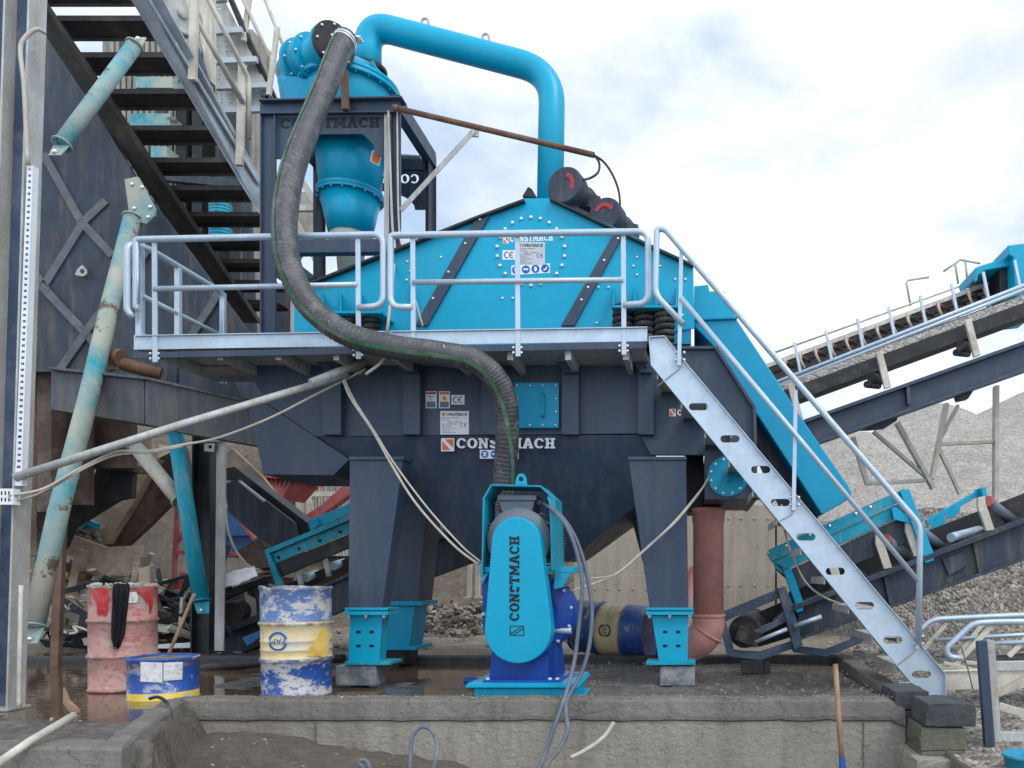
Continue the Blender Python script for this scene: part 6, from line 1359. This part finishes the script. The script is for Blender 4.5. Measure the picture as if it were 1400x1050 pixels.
mb = MB(); mb.tube([P(1151,1036,5.46), P(1154,1085,5.4)], [.022,.026], 12); mb.plate([(1138,1085),(1170,1085),(1172,1130),(1154,1145),(1136,1130)], 5.4, .012); mb.build('blade', M['royal'], sp_, bevel=.002)
def loose_rail(off, label, d):
    t = thing('loose_handrail', label, 'handrail', P(1300+off[0], 925+off[1], d), 'galvanised handrails lying on the gravel')
    return t
t = loose_rail((0,0), 'farther galvanised handrail lying on the gravel right of the stairs', 7.6)
for pts, r in (([(1240,882),(1272,847),(1330,844),(1480,837)],.028), ([(1278,875),(1480,863)],.022)):
    m = MB(); m.tube(roundpath(pp(pts, 7.6), .1, 6), r, 10); m.build('rail_tube', M['galv'], t, bevel=0)
for a, b in (((1296,850),(1258,893)),((1350,845),(1310,895))): m = MB(); m.bar(P(*a,7.62), P(*b,7.6), .045, .03, up=(0,1,0)); m.build('railing_post', M['galv_dusty'], t)
t = loose_rail((0,0), 'nearer galvanised handrail with a hairpin end lying behind the navy frame', 7.1)
for pts, r in (([(1357,851),(1480,849),],.028), ([(1316,900),(1297,898),(1293,887),(1330,852),(1362,850),(1480,849)],.028), ([(1352,880),(1480,874)],.022)):
    m = MB(); m.tube(roundpath(pp(pts, 7.1), .08, 6), r, 10); m.build('rail_tube', M['galv'], t, bevel=0)
for a, b in (((1358,853),(1293,924)),((1408,868),(1379,898))): m = MB(); m.bar(P(*a,7.12), P(*b,7.08), .05, .03, up=(0,1,0)); m.build('railing_post', M['galv_dusty'], t)
tr = thing('pale_trough', 'pale grey steel trough lying on the gravel beside the navy frame', 'trough', P(1320, 942, 6.9))
mb = MB(); mb.prism(pp([(1286,918),(1480,914),(1480,938),(1290,944),(1284,930)], 6.85), (0,.02,0)); mb.prism(pp([(1276,908),(1480,905),(1480,908),(1276,911)], 7.3), (0,.02,0)); mb.prism(pp([(1284,917),(1480,913),(1480,915),(1284,919)], 6.83), (0,.06,0)); mb.build('trough_sheet', M['galv_dusty'], tr)
for a, b in (((1276,912),(1345,919)),((1290,906),(1340,918)),((1320,905),(1370,912))): mb = MB(); mb.bar(P(*a,7.0), P(*b,6.9), .03, .03); mb.build('trough_rib', M['galv_dusty'], tr)
piece('dark_plate', [(1356,902),(1480,893),(1480,906),(1362,906)], 7.0, .3, 'navy_black', 'dark sheet edge lying on the pale trough', 'sheet')
fr = thing('navy_frame', 'navy and grey steel frame post standing at the right edge beside the stones', 'frame', P(1356, 1020, 5.6))
mb = MB(); mb.bar(P(1342,876,5.5), P(1353,1020,5.5), .07, .05, up=(0,1,0)); mb.build('post', M['navy'], fr)
mb = MB(); mb.bar(P(1354,876,5.56), P(1363,1015,5.56), .06, .04, up=(0,1,0)); mb.bar(P(1353,882,5.5), P(1353,890,5.5), .055, .03, up=(0,1,0)); mb.build('post', M['galv_old'], fr)
for a, b, w_, mt in (((1352,911),(1480,909),.07,'galv_old'),((1362,949),(1420,920),.05,'galv_dusty'),((1360,1007),(1480,1006),.07,'galv_old'),((1364,965),(1480,1000),.06,'galv_dusty')):
    mb = MB(); mb.bar(P(*a,5.6), P(*b,5.62), w_, .05, up=(0,1,0)); mb.build('cross_bar', M[mt], fr)
bu = P(1406,1075,4.9); mb = MB(); r = L(33,4.9); h = L(44,4.9)
mb.lathe(bu, (0,0,1), [(r*.8,0),(r*.98,h*.92),(r*1.04,h*.93),(r*1.04,h),(r*.95,h),(r*.76,.02),(0,.02)], 32); mb.build('bucket', M['bucketblue'], None, 'turquoise plastic bucket cut off at the lower right corner', 'bucket', bevel=0)
cable('rebar_stub', pp([(1314,884,6.6),(1322,910,6.55),(1330,942,6.5)]), .006, 'rust', 'thin rusty rod sticking up from the gravel by the pale trough', 'rod')
lt = thing('litter', 'small red and white wrapper on the right end of the pad', 'litter', P(1165, 960, 5.95))
mb = MB(); mb.blob(P(1160,957,5.93), .035, .03, .014, 3, 2, .6); mb.build('wrapper', M['redp'], lt, bevel=0)
mb = MB(); mb.blob(P(1169,955,5.95), .03, .02, .02, 5, 2, .6); mb.build('wrapper_lining', M['white'], lt, bevel=0)
# things on and in front of the wall
mb = MB(); mb.tube(pp([(-12,1050,3.9),(40,1014,4.15),(101,978,4.45)]), .022, 12); mb.build('loose_conduit', M['galv_dusty'], None, 'pale plastic pipe lying across the wall at the lower left', 'pipe', bevel=0)
mb = MB(); mb.plate([(86,940),(93,958),(106,970),(107,975),(95,974),(86,962)], 5.4, .02); mb.build('broken_lath', M['wood'], None, 'thin broken lath leaning at the foot of the left steel column', 'lath', bevel=0)
cable('wall_hose', pp([(205,955,5.6),(216,953,5.5),(227,960,5.42),(233,975,5.36),(233,1000,5.36),(234,1022,5.36),(238,1045,5.33),(250,1060,5.3)]), .012, 'rubber', 'thin black hose hanging over the inner corner of the wall')
cable('cable_loop', pp([(560,1075,5.2),(561,1035,5.25),(564,1008,5.28),(576,994,5.3),(590,999,5.3),(598,1020,5.27),(594,1045,5.22),(585,1075,5.2)]), .014, 'cable', 'upright grey cable loop on the soil before the wall')
cable('cable_end', pp([(500,1056,5.2),(494,1047,5.2),(490,1042,5.22),(500,1040,5.22),(508,1054,5.2)]), .016, 'cable', 'short grey cable end poking from the soil left of the loop')
cable('pale_hose_stub', pp([(780,1036,5.45),(800,1026,5.5),(825,1008,5.6),(839,988,5.68)]), .016, 'cablew', 'pale cut hose leaning against the wall face right of the cables', 'hose')
cable('column_conduit', pp([(29,800,5.42),(27,900,5.42),(26,968,5.42)]), .014, 'galv_dusty', 'pale conduit running down the foot of the far left column', 'conduit')
cable('tray_cable', pp([(62,45,5.5),(50,40,5.45),(34,52,5.42),(28,70,5.42),(33,120,5.42),(38,225,5.44)]), .014, 'cablew', 'pale cable curving over the top of the far left column')

for x, lab in ((642, 'left pale post of the pair standing on the rubble left of the pump'), (653, 'right pale post of the pair standing on the rubble left of the pump')):
    mb = MB(); mb.bar(P(x,772,12), P(x,817,12), .07, .07, up=(0,1,0)); mb.box(P(x,817,12), .16, .16, .03); mb.build('short_post', M['galv_dusty'], None, lab, 'post', 'pale posts left of the pump')
mb = MB()
for i in range(800):
    g = random.random()
    if g < .55: x, y, d = random.uniform(572,665), random.uniform(775,812), random.uniform(12,14.5)
    elif g < .8: x, y, d = random.uniform(738,805), random.uniform(762,835), random.uniform(11,13)
    else: x, y, d = random.uniform(1160,1300), random.uniform(690,760), random.uniform(12.5,14)
    r = random.uniform(.02,.07)*(1.8 if random.random() < .08 else 1); z = P(x,y,d); mb.mi = random.choice((0,1,2)); mb.blob((z.x, d, .03+random.random()**2*.42), r, r*.8, r*.5, i, 1, 1.1)
mb.build('rubble', [M['stone'], M['block'], M['yard']], None, kind='stuff', bevel=0, origin=(0,0,0))
